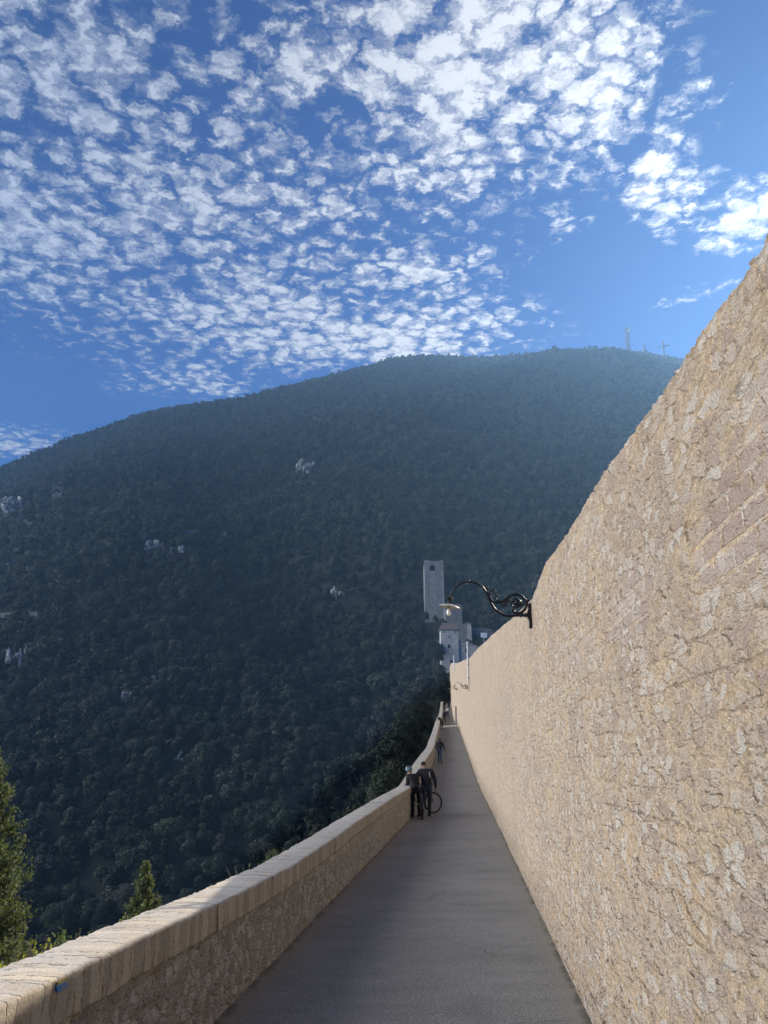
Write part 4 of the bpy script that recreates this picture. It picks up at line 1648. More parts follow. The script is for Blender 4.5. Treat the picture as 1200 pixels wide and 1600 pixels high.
def lamp_meshes():
    """one lamp in the plane y=0, the wall plate at x=0, arm towards -x; pixel sketch turned to metres"""
    def L(x, y): return Vector(((x - 1060) * ZP, 0, (470 - y) * ZP))
    parts = {}
    arm = MB()
    S = spline([L(*p) for p in ((1040, 490), (930, 490), (840, 497), (780, 487), (720, 450), (690, 425), (655, 370), (630, 310), (600, 240), (560, 185), (500, 150), (425, 135), (350, 150), (290, 190), (250, 240), (230, 300), (220, 372))])
    n = len(S)
    rad = [0.018 - 0.008 * (i / n) for i in range(n)]
    arm.tube(S, rad, 8)
    for (x, y, r) in ((1000, 490, 0.032), (975, 490, 0.027), (950, 490, 0.031), (925, 490, 0.025), (630, 305, 0.030), (425, 135, 0.020)):
        arm.ball(L(x, y), r, 8, (0.55, 1, 1) if x > 900 else (1, 1, 0.6))
    arm.ball(L(425, 126), 0.017, 8)
    arm.ball(L(402, 160), 0.010, 6)
    arm.tube(spline([L(700, 432), L(680, 450), L(650, 456)]), [0.012] * 6 + [0.009] * 6 + [0.003], 6)
    parts['arm'] = arm
    sc_ = MB()
    T = spline([L(*p) for p in ((632, 296), (655, 330), (695, 354), (750, 357), (800, 325), (850, 288), (905, 275), (960, 290), (1003, 335), (1012, 390), (985, 440), (940, 468), (895, 462), (878, 440), (890, 425))])
    nT = len(T)
    sc_.tube(T, [0.010 + 0.009 * min(1, i / 25) * (1 - 0.55 * max(0, (i - 60) / 30)) for i in range(nT)], 8)
    sc_.tube(spline([L(*p) for p in ((850, 330), (862, 385), (905, 410), (955, 395), (985, 378), (1030, 385))]), 0.010, 6)
    sc_.tube(spline([L(*p) for p in ((862, 385), (872, 345), (915, 325), (955, 350), (945, 385), (915, 385), (903, 365))]), 0.011, 6)
    sc_.ball(L(922, 360), 0.027, 8, (1, 0.5, 1))
    for k in range(7):
        a = k / 7 * 6.28
        sc_.ball(L(922 + 26 * math.cos(a), 360 + 26 * math.sin(a)), 0.012, 6, (1, 0.6, 1))
    # acanthus leaves where the branches meet
    for (x0, y0, x1, y1, x2, y2) in ((820, 320, 790, 360, 795, 400), (835, 325, 812, 365, 808, 392), (790, 335, 765, 365, 772, 385), (880, 465, 865, 440, 875, 420), (1010, 380, 1025, 345, 1046, 340)):
        sc_.tube(spline([L(x0, y0), L(x1, y1), L(x2, y2)]), [0.015] * 6 + [0.014] * 6 + [0.003], 6)
    parts['scroll'] = sc_
    sm = MB()
    sm.tube(spline([L(*p) for p in ((655, 318), (640, 275), (650, 238), (680, 225), (700, 240), (695, 262), (675, 268))]), 0.0095, 6)
    sm.tube(spline([L(*p) for p in ((760, 350), (720, 335), (700, 315), (695, 290), (712, 282))]), 0.010, 6)
    sm.tube(spline([L(*p) for p in ((640, 280), (622, 240), (616, 205))]), 0.009, 6)
    sm.ball(L(616, 199), 0.017, 8)
    sm.ball(L(716, 282), 0.014, 8)
    sm.ball(L(690, 240), 0.012, 6)
    parts['leaf_scroll'] = sm
    pl = MB()
    prof = [(1030, 395), (1060, 395), (1060, 612), (1034, 612), (1036, 545), (1020, 520), (1012, 480), (1024, 440), (1030, 430)]
    hw = 0.045
    v3 = [L(*p) + Vector((0, -hw, 0)) for p in prof] + [L(*p) + Vector((0, hw, 0)) for p in prof]
    m = len(prof)
    pl.add(v3, [tuple(range(m)), tuple(reversed(range(m, 2 * m)))] + [(i, i + m, (i + 1) % m + m, (i + 1) % m) for i in range(m)])
    pl.ball(L(1046, 385), 0.026, 8)
    pl.ball(L(1046, 612), 0.022, 8)
    parts['wall_plate'] = pl
    tip = L(220, 372)
    cup = MB()
    M4 = Matrix.Translation(tip + Vector((0.0, 0, 0)))
    cup.lathe([(0.012, 0.105), (0.018, 0.095), (0.02, 0.085), (0.05, 0.083), (0.055, 0.075), (0.028, 0.068), (0.022, 0.03), (0.030, 0.015), (0.014, 0.0)], 12, M4)
    for k in range(6):
        a = k / 6 * 6.28
        cup.tube([M4 @ Vector((0.03 * math.cos(a), 0.03 * math.sin(a), 0.082)), M4 @ Vector((0.058 * math.cos(a), 0.058 * math.sin(a), 0.095)), M4 @ Vector((0.062 * math.cos(a), 0.062 * math.sin(a), 0.085))], [0.009, 0.006, 0.003], 5)
    parts['gallery'] = cup
    Mt = Matrix.Translation(tip + Vector((0, 0, -0.012))) @ Matrix.Rotation(math.radians(9), 4, 'Y')
    sh = MB()
    sh.lathe([(0.02, 0.022), (0.05, 0.015), (0.10, 0.004), (0.134, -0.014), (0.137, -0.020)], 32, Mt)
    sh.lathe([(0.137, -0.020), (0.131, -0.019), (0.10, -0.004), (0.05, 0.007), (0.018, 0.010)], 32, Mt, 1)
    parts['lamp_shade'] = sh
    bu = MB()
    bt = tip + Vector((-0.012, 0, -0.02))
    bu.lathe([(0.013, 0.0), (0.014, -0.03), (0.018, -0.045), (0.026, -0.062), (0.030, -0.085), (0.027, -0.105), (0.016, -0.120), (0.001, -0.124)], 16, Matrix.Translation(bt))
    parts['bulb'] = bu
    so = MB()
    so.lathe([(0.02, 0.02), (0.022, -0.02), (0.017, -0.032), (0.012, -0.034)], 12, Matrix.Translation(bt))
    parts['socket'] = so
    return parts


LAMP = lamp_meshes()
LAMP_MAT = {'arm': M_IRON, 'scroll': M_IRON, 'leaf_scroll': M_IRON, 'wall_plate': M_IRON, 'gallery': M_IRON, 'lamp_shade': [M_ENAMEL_T, M_ENAMEL], 'bulb': M_BULB, 'socket': plain('brass', (0.35, 0.30, 0.12), 0.4, 0.7)}
lamp0 = None
LAMPS = [(830, 958, 'black wrought iron scroll lamp with a white bulb, the nearest on the wall'),
         (731.3, 1075, 'smaller looking iron scroll lamp further along the wall, below the white pole'),
         (711.5, 1077.5, 'farthest iron scroll lamp, tiny at the left end of the wall')]
for k, (px, py, lb) in enumerate(LAMPS):
    d = ray(px, py)
    t = d.x / d.y
    Fs = np.linspace(3, 180, 40000)
    F = float(Fs[int(np.argmin(np.abs(xr(Fs) + 0.01 - t * Fs)))])
    if k == 2:
        F = 103.0
    loc = Vector((float(xr(F)) + 0.012, F, at(px, py, F).z))
    if lamp0 is None:
        lamp0 = empty('wall_lamp', loc, math.radians(-5.9), lb, 'lamp', 'scroll lamps on the aqueduct wall')
        for nm, mb_ in LAMP.items():
            mb_.build(nm, LAMP_MAT[nm], lamp0, smooth=nm != 'wall_plate')
    else:
        r = lamp0.copy()
        COL.objects.link(r)
        r.location = loc
        r['label'] = lb
        for ch in lamp0.children:
            if ch.name.split('.')[0] in LAMP:
                c = ch.copy()
                COL.objects.link(c)
                c.parent = r

# ------------------------------------------------------------------ masts and cross on the ridge


def ridge_point(px):
    az = math.degrees(math.atan2(ray(px, 548).x, ray(px, 548).y))
    R = float(ridge_R(az))
    x, y = R * math.sin(math.radians(az)), R * math.cos(math.radians(az))
    return Vector((x, y, float(ground_z(x, y))))


M_MAST = plain('mast_steel', (0.07, 0.06, 0.065), 0.6, 0.1, var=0.2)
M_RED = plain('mast_red', (0.42, 0.12, 0.08), 0.6, 0.0)


def lattice(parent, name, z0, z1, w0, w1, mat, step):
    m_ = MB()
    nz = max(2, int((z1 - z0) / step))
    for sx, sy in ((-1, -1), (1, -1), (1, 1), (-1, 1)):
        m_.tube([(sx * w0, sy * w0, z0), (sx * w1, sy * w1, z1)], 0.45, 5)
    for i in range(nz):
        a, b = i / nz, (i + 1) / nz
        wa, wb = w0 + (w1 - w0) * a, w0 + (w1 - w0) * b
        za, zb = z0 + (z1 - z0) * a, z0 + (z1 - z0) * b
        cs = [(-1, -1), (1, -1), (1, 1), (-1, 1)]
        for j in range(4):
            p, q = cs[j], cs[(j + 1) % 4]
            m_.tube([(p[0] * wa, p[1] * wa, za), (q[0] * wb, q[1] * wb, zb)], 0.2, 4)
            m_.tube([(p[0] * wb, p[1] * wb, zb), (q[0] * wb, q[1] * wb, zb)], 0.2, 4)
    return m_.build(name, mat, parent)


def build_masts():
    g = ridge_point(982)
    D = math.hypot(g.x, g.y)
    zt = at(980, 505, g.y).z
    root = empty('antenna_mast', g, 0.4, 'tall lattice radio mast with a white dish on the summit ridge', 'mast', 'structures on the summit ridge')
    H = zt - g.z
    lattice(root, 'lattice_frame', -1, H * 0.62, 1.7, 1.3, M_MAST, 3.0)
    lattice(root, 'upper_frame', H * 0.62, H * 0.84, 0.9, 0.7, M_MAST, 2.2)
    m_ = MB()
    m_.tube([(0, 0, H * 0.84), (0, 0, H)], [0.3, 0.12], 6)
    m_.build('spire', M_MAST, root)
    for zz, n in ((0.30, 4), (0.42, 5), (0.52, 5), (0.60, 4), (0.80, 4), (0.86, 3)):
        for k in range(n):
            a = k / n * 6.28 + zz * 5
            p = MB()
            r = 2.0 if zz < 0.7 else 1.3
            p.tube([(r * 0.5 * math.cos(a), r * 0.5 * math.sin(a), H * zz), (r * math.cos(a), r * math.sin(a), H * zz)], 0.09, 4)
            p.box((r * math.cos(a), r * math.sin(a), H * zz), (0.4, 0.4, 1.9))
            p.build('panel_antenna', M_MAST, root)
    dsh = MB()
    dm = Matrix.Translation((2.3, -1.6, H * 0.745)) @ Matrix.Rotation(math.radians(105), 4, 'X')
    dsh.lathe([(0.01, -0.5), (1.1, -0.25), (2.1, 0.25), (2.25, 0.3), (2.2, 0.9), (0.01, 1.0)], 20, dm)
    dsh.build('dish', plain('dish_white', (0.85, 0.86, 0.88), 0.4, var=0.03), root, True)
    g = ridge_point(1007)
    zt = at(1007, 531, g.y).z
    root = empty('antenna_mast', g, 0.2, 'thin short mast on the ridge between the lattice mast and the cross', 'mast', 'structures on the summit ridge')
    H = zt - g.z
    lattice(root, 'lattice_frame', -1, H * 0.7, 0.7, 0.45, M_MAST, 1.5)
    m_ = MB()
    m_.tube([(0, 0, H * 0.7), (-0.6, 0, H)], [0.3, 0.15], 6)
    m_.build('aerial', M_MAST, root)
    g = ridge_point(1037)
    zt = at(1037, 533, g.y).z
    H = zt - g.z
    root = empty('summit_cross', g, 0, 'large dark cross with slightly tilted arms at the right of the ridge', 'cross', 'structures on the summit ridge')
    lattice(root, 'upright', -1, H, 0.55, 0.45, M_MAST, 1.6)
    a0, a1 = at(1027.5, 543, g.y), at(1046, 539.5, g.y)
    m_ = MB()
    p, q = a0 - g, a1 - g
    for dz in (-0.4, 0.4):
        m_.tube([p + Vector((0, 0, dz)), q + Vector((0, 0, dz))], 0.4, 5)
    for i in range(9):
        s0, s1 = p.lerp(q, i / 9), p.lerp(q, (i + 1) / 9)
        m_.tube([s0 + Vector((0, 0, -0.4)), s1 + Vector((0, 0, 0.4))], 0.12, 4)
    m_.build('arms', M_MAST, root)


build_masts()

# ------------------------------------------------------------------ conifers and plants by the parapet


def conifer(loc, H, R, label, seed, layers=34, per=9, tuft=0.09, name='cypress_tree', dens=26, taper=0.72):
    rg_ = np.random.default_rng(seed)
    root = empty(name, loc, 0, label, 'tree')
    tr = MB()
    tr.tube([(0, 0, -0.5), (0.03, 0, H * 0.4), (0, 0.02, H * 0.97)], [H * 0.022, H * 0.014, H * 0.002], 8)
    br = MB()
    Ps, Ns = [], []
    for i in range(layers):
        t = i / (layers - 1)
        z = H * (0.04 + 0.95 * t)
        rl = R * (1 - t) ** taper * (0.74 + 0.26 * math.sin(i * 1.15 + seed)) + 0.03 * R
        n = max(3, int(per * (1 - t * 0.55)))
        for k in range(n):
            a = rg_.uniform(0, 2 * math.pi)
            L = rl * rg_.uniform(0.72, 1.12)
            rise = rg_.uniform(0.25, 0.75) * L * (0.5 + 0.8 * t)
            dr = np.array([math.cos(a), math.sin(a), 0.0])
            p0 = np.array([0, 0, z])
            p3 = p0 + dr * L + np.array([0, 0, rise])
            p1 = p0 + dr * L * 0.5 + np.array([0, 0, rise * 0.25])
            br.tube([p0, p1, p3], [0.02 * (1 - t) + 0.006, 0.012 * (1 - t) + 0.004, 0.003], 4, cap=False)
            m = max(6, int(dens * (L / R + 0.15)))
            s = rg_.uniform(0.12, 1.0, m) ** 0.7
            P = (1 - s)[:, None] ** 2 * p0 + 2 * (s * (1 - s))[:, None] * p1 + (s ** 2)[:, None] * p3
            off = rg_.normal(size=(m, 3)) * (0.038 * R) * (1.15 - s)[:, None]
            Ps.append(P + off)
            Ns.append(rg_.normal(size=(m, 3)) + np.array([0, 0, 0.6]) + dr * 0.7)
            # side sprays
            for q in range(3):
                sa = rg_.uniform(0.35, 0.95)
                c = (1 - sa) ** 2 * p0 + 2 * sa * (1 - sa) * p1 + sa ** 2 * p3
                sd = np.array([-dr[1], dr[0], 0]) * rg_.choice([-1, 1]) + dr * 0.7 + np.array([0, 0, 0.35])
                kk = max(4, m // 4)
                ss = rg_.uniform(0, 1, kk)[:, None]
                Ps.append(c + sd * ss * L * 0.26 + rg_.normal(size=(kk, 3)) * 0.02 * R)
                Ns.append(rg_.normal(size=(kk, 3)) + np.array([0, 0, 0.6]))
    P = np.concatenate(Ps)
    N = np.concatenate(Ns)
    q = quads(P, N, tuft, rg_, aspect=1.8)
    me = np_mesh('crown', q, np.arange(len(q)).reshape(-1, 4), smooth=False)
    link('crown', me, M_CON, root)
    tr.v, tr.f, tr.mi = tr.v, tr.f, tr.mi
    tr.add(br.v, br.f)
    tr.build('trunk', M_BARK, root)
    return root


def conifer_at(px, py_top, F, H, R, label, seed, **kw):
    p = at(px, py_top, F)
    return conifer((p.x, p.y, p.z - H), H, R, label, seed, **kw)


conifer_at(-14, 1160, 17.0, 9.5, 2.25, 'tall sunlit conifer rising past the left edge of the frame behind the parapet', 11, layers=80, per=34, tuft=0.036, dens=150, taper=0.80)
conifer_at(228, 1348, 15.0, 3.2, 1.0, 'small pointed sunlit conifer just over the parapet, right of the tall one', 12, layers=40, per=26, tuft=0.026, dens=110, taper=0.95, name='young_conifer')
conifer_at(95, 1462, 8.0, 1.0, 0.16, 'tiny conifer tip peeping over the parapet near the tall conifer', 13, layers=16, per=8, tuft=0.016, dens=60, name='young_conifer')


def shrub(px, py, F, r, mat, label, seed, n=160, size=0.03, name='shrub', stems=5, flat=0.7, down=0.5):
    p = at(px, py, F)
    rg_ = np.random.default_rng(seed)
    root = empty(name, (p.x, p.y, p.z - down), 0, label, 'plant')
    st = MB()
    Ps = []
    for k in range(stems):
        a = rg_.uniform(0, 6.28)
        e = np.array([math.cos(a) * r * rg_.uniform(0.2, 1), math.sin(a) * r * 0.6, down + rg_.uniform(-0.4, 0.5) * r])
        st.tube([(0, 0, -0.4), (e[0] * 0.4, e[1] * 0.4, down * 0.6), tuple(e)], [0.012, 0.008, 0.003], 5)
        kk = n // stems
        t = rg_.uniform(0.35, 1.0, kk)[:, None]
        Ps.append(np.array([0, 0, 0]) * (1 - t) + e * t + rg_.normal(size=(kk, 3)) * r * 0.22 * np.array([1, 1, flat]))
    P = np.concatenate(Ps)
    q = quads(P, rg_.normal(size=P.shape) + np.array([0, -0.3, 0.8]), size, rg_)
    me = np_mesh('foliage', q, np.arange(len(q)).reshape(-1, 4), smooth=False)
    link('foliage', me, mat, root)
    st.build('stems', M_BARK, root)
    return root


G = None
shrub(207, 1432, 6.8, 0.10, M_YEL, 'yellow leaved sprig at the foot of the small pointed conifer', 1, 130, 0.020)
shrub(66, 1481, 4.9, 0.11, M_YEL, 'yellow green sprig over the parapet right beside the tall conifer', 2, 150, 0.015)
shrub(110, 1468, 5.4, 0.13, M_YEL, 'low yellow green leaves along the parapet edge beside the conifer tip', 3, 160, 0.014)
shrub(35, 1490, 4.6, 0.09, M_YEL, 'pale yellow blossom sprig in front of the tall conifer', 4, 120, 0.013)
shrub(4, 1503, 4.3, 0.09, M_YEL, 'bright yellow sprig at the left edge of the frame behind the parapet', 5, 140, 0.015)
shrub(72, 1478, 6.5, 0.22, M_SHRUB, 'dark green leafy shrub between the tall conifer and the conifer tip', 6, 700, 0.022)
shrub(445, 1333, 11.0, 0.24, M_SHRUB, 'green trailing plant over the middle of the parapet', 7, 600, 0.022)
shrub(425, 1342, 10.5, 0.2, M_SHRUB, 'green plant on the outer edge of the parapet, left of the trailing one', 8, 500, 0.022)
shrub(380, 1358, 9.6, 0.25, M_SHRUB, 'sparse bare stemmed weed rising over the parapet below the wood', 9, 26, 0.03, stems=7)
shrub(478, 1318, 12.2, 0.2, M_SHRUB, 'small green plant over the parapet toward the cyclists', 10, 400, 0.022)

# dark trees close under the bridge in its shadow
M_DBARK = plain('dark_bark', (0.018, 0.016, 0.013), 0.95, var=0.3, scale=6)  # darker bark so the long lower trunks stand out less
DK = [(600, 1178, 62, 0.8, 'T'), (640, 1196, 70, 0.7, 'S'), (560, 1262, 55, 0.6, 'S'), (655, 1140, 88, 0.9, 'S'),
      (676, 1095, 130, 1.0, 'S'), (668, 1125, 100, 0.8, 'S'), (682, 1078, 165, 1.1, 'S'), (510, 1296, 48, 0.6, 'S'),
      (696, 1066, 215, 1.0, 'S'), (690, 1058, 225, 1.1, 'S'), (701, 1078, 240, 0.8, 'S'),
      (683, 1012, 239, 0.75, 'N'), (689, 1040, 237, 0.7, 'N'), (677, 1002, 246, 0.9, 'N'), (664, 956, 293, 0.55, 'N'), (681, 961, 290, 0.4, 'N'), (694, 970, 284, 0.45, 'N')]
DKL = ['slender greener tree standing out of the shadow left of the walking figure', 'round dark tree right of the slender greener one',
       'dark shaded tree left of the slender greener one', 'dark tree below the tower in the bridge shadow',
       'dark tree beneath the tower house in deep shade', 'dark tree beside the far end of the parapet',
       'tall dark tree under the tower house wall', 'dark tree rising just over the middle of the parapet',
       'dark tree at the end of the walkway, left of the far lamp', 'dark tree left of the far end of the wall',
       'dark tree closing the far end of the walkway', 'tree against the left corner of the tower house', 'tree at the foot of the tower house, above the walkway end',
       'tree hiding the low garden wall left of the tower house', 'tree growing against the left foot of the tall ruined tower',
       'tree in front of the doorway of the tall ruined tower', 'tree between the ruined tower and the tower house']
rt2 = random.Random(9)
for (px, py, F, s, ty), lb in zip(DK, DKL):
    hh = (11.0 if ty == 'T' else 7.4) * s
    p = at(px, py, F)
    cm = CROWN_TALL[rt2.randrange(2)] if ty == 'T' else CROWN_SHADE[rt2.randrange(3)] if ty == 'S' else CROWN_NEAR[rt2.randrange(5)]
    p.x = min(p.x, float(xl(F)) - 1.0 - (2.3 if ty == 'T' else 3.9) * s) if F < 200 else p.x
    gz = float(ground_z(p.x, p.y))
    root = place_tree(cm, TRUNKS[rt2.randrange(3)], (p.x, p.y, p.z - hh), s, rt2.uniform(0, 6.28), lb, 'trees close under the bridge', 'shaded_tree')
    # the trunk reaches down to the slope
    base = p.z - hh
    if gz < base - 0.5:
        t_ = MB()
        t_.tube([(0, 0, (gz - base) / s - 0.5), (0.2, 0.1, (gz - base) / s * 0.5), (0, 0, 0.3)], [0.42, 0.34, 0.25], 7)
        t_.build('lower_trunk', M_DBARK, root)

# ------------------------------------------------------------------ trail mark on the coping
def worn_paint(nm, colr):
    m, w, b = mat_new(nm)
    tc = w.new('ShaderNodeTexCoord')
    n = w.noise(tc.outputs['Object'], 70, 6, 0.75)
    n2 = w.noise(tc.outputs['Object'], 22, 5, 0.7)
    c = w.mix(w.ramp(n, 0.35, 0.65, 0.0, 0.5), colr, tuple(min(1, q * 1.6 + 0.04) for q in colr))
    c = w.mix(w.ramp(n2, 0.50, 0.58, 0.0, 0.85), c, (0.30, 0.26, 0.20))
    w.put(b.inputs['Base Color'], c)
    b.inputs['Roughness'].default_value = 0.9
    return m


def trail_mark():
    def cop(px, py):
        d = ray(px, py)
        t = d.x / d.y
        Fs = np.linspace(2.2, 8, 8000)
        i = int(np.argmin(np.abs(xl(Fs) + 0.028 - t * Fs)))
        F = float(Fs[i])
        return Vector((float(xl(F)) + 0.0335, F, d.z / d.y * F + EYE))
    me_o = None
    for nm, colr, quad in (('blue_paint', (0.04, 0.14, 0.36), ((87, 1540), (105, 1531), (105, 1541.5), (99, 1547), (88, 1552))),
                           ('yellow_paint', (0.22, 0.18, 0.05), ((89, 1534.5), (106, 1524.5), (106, 1530.5), (88, 1540)))):
        pts = [cop(*q) for q in quad]
        m_ = MB()
        n = len(pts)
        # subdivided fan with slightly ragged rim, 4 mm thick
        c = sum(pts, Vector()) / n
        rim = []
        for i in range(n):
            a, b = pts[i], pts[(i + 1) % n]
            for k in range(6):
                q = a.lerp(b, k / 6)
                rim.append(q + (q - c) * random.uniform(-0.10, 0.07))
        nr = len(rim)
        back = [q - Vector((0.012, 0, 0)) for q in rim]
        m_.add([c] + rim + back, [(0, 1 + i, 1 + (i + 1) % nr) for i in range(nr)] + [(1 + i, 1 + nr + i, 1 + nr + (i + 1) % nr, 1 + (i + 1) % nr) for i in range(nr)])
        m_.build(nm, worn_paint(nm, colr), PARAPET)


trail_mark()

# ------------------------------------------------------------------ people
M_SKIN = plain('skin', (0.30, 0.18, 0.13), 0.6, var=0.08)


def cloth(name, c): return plain(name, c, 0.85, var=0.2, scale=9)


M_BLACK = cloth('black_cloth', (0.006, 0.006, 0.008))
M_NAVY = cloth('navy_cloth', (0.007, 0.008, 0.017))
M_JEANS = cloth('blue_denim', (0.045, 0.095, 0.20))
M_DJEANS = cloth('dark_denim', (0.02, 0.024, 0.035))
M_SHOE = cloth('dark_shoe', (0.015, 0.013, 0.013))
M_HAIR = cloth('dark_hair', (0.012, 0.009, 0.008))
M_WCL = cloth('pale_cloth', (0.50, 0.52, 0.55))
M_HELM = plain('helmet_shell', (0.16, 0.23, 0.27), 0.35, var=0.25, scale=14)


def skin_obj(name, chains, mat, parent, levels=1):
    """chains: list of lists of (x,y,z,r); a chain whose first point matches an earlier point joins it"""
    vs, rs, es, key = [], [], [], {}
    for ch in chains:
        prev = None
        for (x, y, z, r) in ch:
            k = (round(x, 4), round(y, 4), round(z, 4))
            if k not in key:
                key[k] = len(vs)
                vs.append((x, y, z))
                rs.append(r)
            i = key[k]
            if prev is not None and prev != i:
                es.append((prev, i))
            prev = i
    me = bpy.data.meshes.new(name)
    me.from_pydata(vs, es, [])
    o = link(name, me, mat, parent)
    md = o.modifiers.new('skin', 'SKIN')
    md.use_smooth_shade = True
    lay = me.skin_vertices[0].data
    for i, r in enumerate(rs):
        lay[i].radius = (r, r * 0.92) if not isinstance(r, tuple) else r
        lay[i].use_root = (i == 0)
    sb = o.modifiers.new('subdivision', 'SUBSURF')
    sb.levels = levels
    sb.render_levels = levels
    return o


def person(loc, rz, h, label, P, mats, group='people on the walkway', hair='short'):
    """P: joint positions for a 1.75 m figure facing +y; keys pelvis, chest, neck, head, and for L/R shoulder elbow hand hip knee ankle"""
    s = h / 1.75
    root = empty('person', loc, rz, label, 'person', group)
    root.scale = (s, s, s)
    V = lambda k: Vector(P[k])
    pe, chs, ne, he = V('pelvis'), V('chest'), V('neck'), V('head')
    def c(v, r): return (v.x, v.y, v.z, r)
    mid = pe.lerp(chs, 0.45)
    fw = (he - ne).normalized()
    face = Vector(P.get('face', (0, 1, 0))).normalized()
    chains = [[c(pe, 0.125), c(mid, 0.115), c(chs, 0.125), c(ne, 0.055), c(he - fw * 0.05, 0.07), c(he + fw * 0.03, 0.092), c(he + fw * 0.10, 0.07)],
              [c(he - fw * 0.05, 0.07), c(he - fw * 0.055 + face * 0.07, 0.035)],
              [c(he + fw * 0.03, 0.092), c(he + fw * 0.0 + face * 0.105, 0.016)]]
    side = face.cross(Vector((0, 0, 1))).normalized()
    jack, trou, shoes = [], [], []
    for sg, S in ((-1, 'L'), (1, 'R')):
        sh, el, ha = V(S + 'shoulder'), V(S + 'elbow'), V(S + 'hand')
        hp, kn, an = V(S + 'hip'), V(S + 'knee'), V(S + 'ankle')
        fd = (ha - el).normalized()
        wr = ha
        palm = ha + fd * 0.055
        chains.append([c(chs, 0.125), c(sh, 0.06), c(sh.lerp(el, 0.5), 0.048), c(el, 0.040), c(el.lerp(ha, 0.4), 0.038), c(wr, 0.026), c(palm, 0.033)])
        sv = fd.cross(Vector((0, 1, 0.01)))
        if sv.length < 0.1:
            sv = fd.cross(Vector((0, 0, 1)))
        sv.normalize()
        nv = fd.cross(sv).normalized()
        for q, (o_, l_) in enumerate(((-0.028, 0.06), (-0.010, 0.072), (0.010, 0.068), (0.028, 0.052))):
            b0 = palm + sv * o_ + fd * 0.03
            b1 = b0 + fd * l_ * 0.55 + nv * 0.006
            b2 = b1 + fd * l_ * 0.4 + nv * 0.018
            chains.append([c(palm, 0.033), c(b0, 0.010), c(b1, 0.009), c(b2, 0.007)])
        t0 = ha + sv * 0.03 * sg + fd * 0.02
        chains.append([c(wr, 0.026), c(t0, 0.012), c(t0 + fd * 0.04 + sv * 0.02 * sg, 0.009)])
        chains.append([c(pe, 0.125), c(hp, 0.085), c(hp.lerp(kn, 0.5), 0.075), c(kn, 0.055), c(kn.lerp(an, 0.35), 0.055), c(an, 0.034)])
        ft = V(S + 'toe')
        chains.append([c(an, 0.036), c(an + Vector((0, 0, -0.03)), 0.030), c(an.lerp(ft, 0.7), 0.018)])
        jack.append([c(chs, 0.20), c(sh, 0.115), c(sh.lerp(el, 0.5), 0.085), c(el, 0.074), c(el.lerp(ha, 0.55), 0.064), c(el.lerp(ha, 0.98), 0.052)])
        trou.append([c(pe, 0.150), c(hp, 0.110), c(hp.lerp(kn, 0.5), 0.095), c(kn, 0.075), c(kn.lerp(an, 0.5), 0.072), c(kn.lerp(an, 1.02), 0.066)])
        shoes.append([c(an + Vector((0, -0.02, 0.03)), 0.066), c(an + Vector((0, -0.02, -0.025)), 0.066), c(an.lerp(ft, 0.5) + Vector((0, 0, -0.01)), 0.060), c(ft, 0.045)])
    skin_obj('body', chains, M_SKIN, root)
    hem = pe + (pe - chs).normalized() * P.get('hem', 0.02)
    jack.insert(0, [c(hem, 0.20), c(pe.lerp(chs, 0.25), 0.195), c(mid, 0.19), c(chs, 0.20), c(chs.lerp(ne, 0.9), 0.08)])
    skin_obj('jacket', jack, mats['jacket'], root)
    skin_obj('trousers', trou, mats['trousers'], root)
    for sh_ in shoes:
        skin_obj('shoe', [sh_], M_SHOE, root)
    if hair != 'helmet':
        hh = [[c(he - fw * 0.01 - face * 0.035, 0.092), c(he + fw * 0.06 - face * 0.02, 0.10), c(he + fw * 0.125, 0.066)]]
        if hair == 'long':
            hh.append([c(he - fw * 0.01 - face * 0.035, 0.092), c(he - fw * 0.12 - face * 0.07, 0.085), c(he - fw * 0.24 - face * 0.09, 0.06)])
        skin_obj('hair', hh, mats.get('hair', M_HAIR), root)
    else:
        hm = MB()
        cc = he + fw * 0.075 - face * 0.01
        hm.lathe([(0.125, -0.05), (0.135, -0.02), (0.130, 0.03), (0.105, 0.075), (0.06, 0.10), (0.002, 0.108)], 18,
                 Matrix.Translation(cc) @ Matrix.Rotation(0.15, 4, 'X') @ Matrix.Diagonal((0.92, 1.15, 1, 1)))
        ho = hm.build('helmet', M_HELM, root, True)
        vents = MB()
        for k in (-0.055, 0.0, 0.055):
            vents.tube([cc + Vector((k, -0.135, 0.01)), cc + Vector((k, -0.10, 0.08)), cc + Vector((k, 0, 0.117))], 0.012, 5)
        vents.build('vent', M_BLACK, ho)
        skin_obj('hair', [[c(he - fw * 0.02 - face * 0.03, 0.085), c(he + fw * 0.03 - face * 0.02, 0.09)]], M_HAIR, root)
    return root


def stand(**kw):
    P = dict(pelvis=(0, 0, 0.95), chest=(0, 0.01, 1.32), neck=(0, 0.01, 1.50), head=(0, 0.03, 1.60),
             Lshoulder=(-0.18, 0, 1.41), Lelbow=(-0.24, -0.03, 1.13), Lhand=(-0.24, 0.06, 0.90),
             Rshoulder=(0.18, 0, 1.41), Relbow=(0.24, -0.03, 1.13), Rhand=(0.24, 0.06, 0.90),
             Lhip=(-0.09, 0, 0.90), Lknee=(-0.10, 0.03, 0.50), Lankle=(-0.11, -0.02, 0.09), Ltoe=(-0.13, 0.15, 0.035),
             Rhip=(0.09, 0, 0.90), Rknee=(0.10, 0.03, 0.50), Rankle=(0.11, -0.02, 0.09), Rtoe=(0.13, 0.15, 0.035))
    P.update(kw)
    return P


def on_path(px, F):
    x = (px - 600) / (FPX * CT + 0.25 * FPX * 0.35) * F
    z = float(zp(F))
    # exact: find x for the pixel at that ground height
    for _ in range(6):
        zc = z - EYE
        cz = F * CT + zc * ST
        x = (px - 600) * cz / FPX
    return Vector((x, F, z + 0.012))


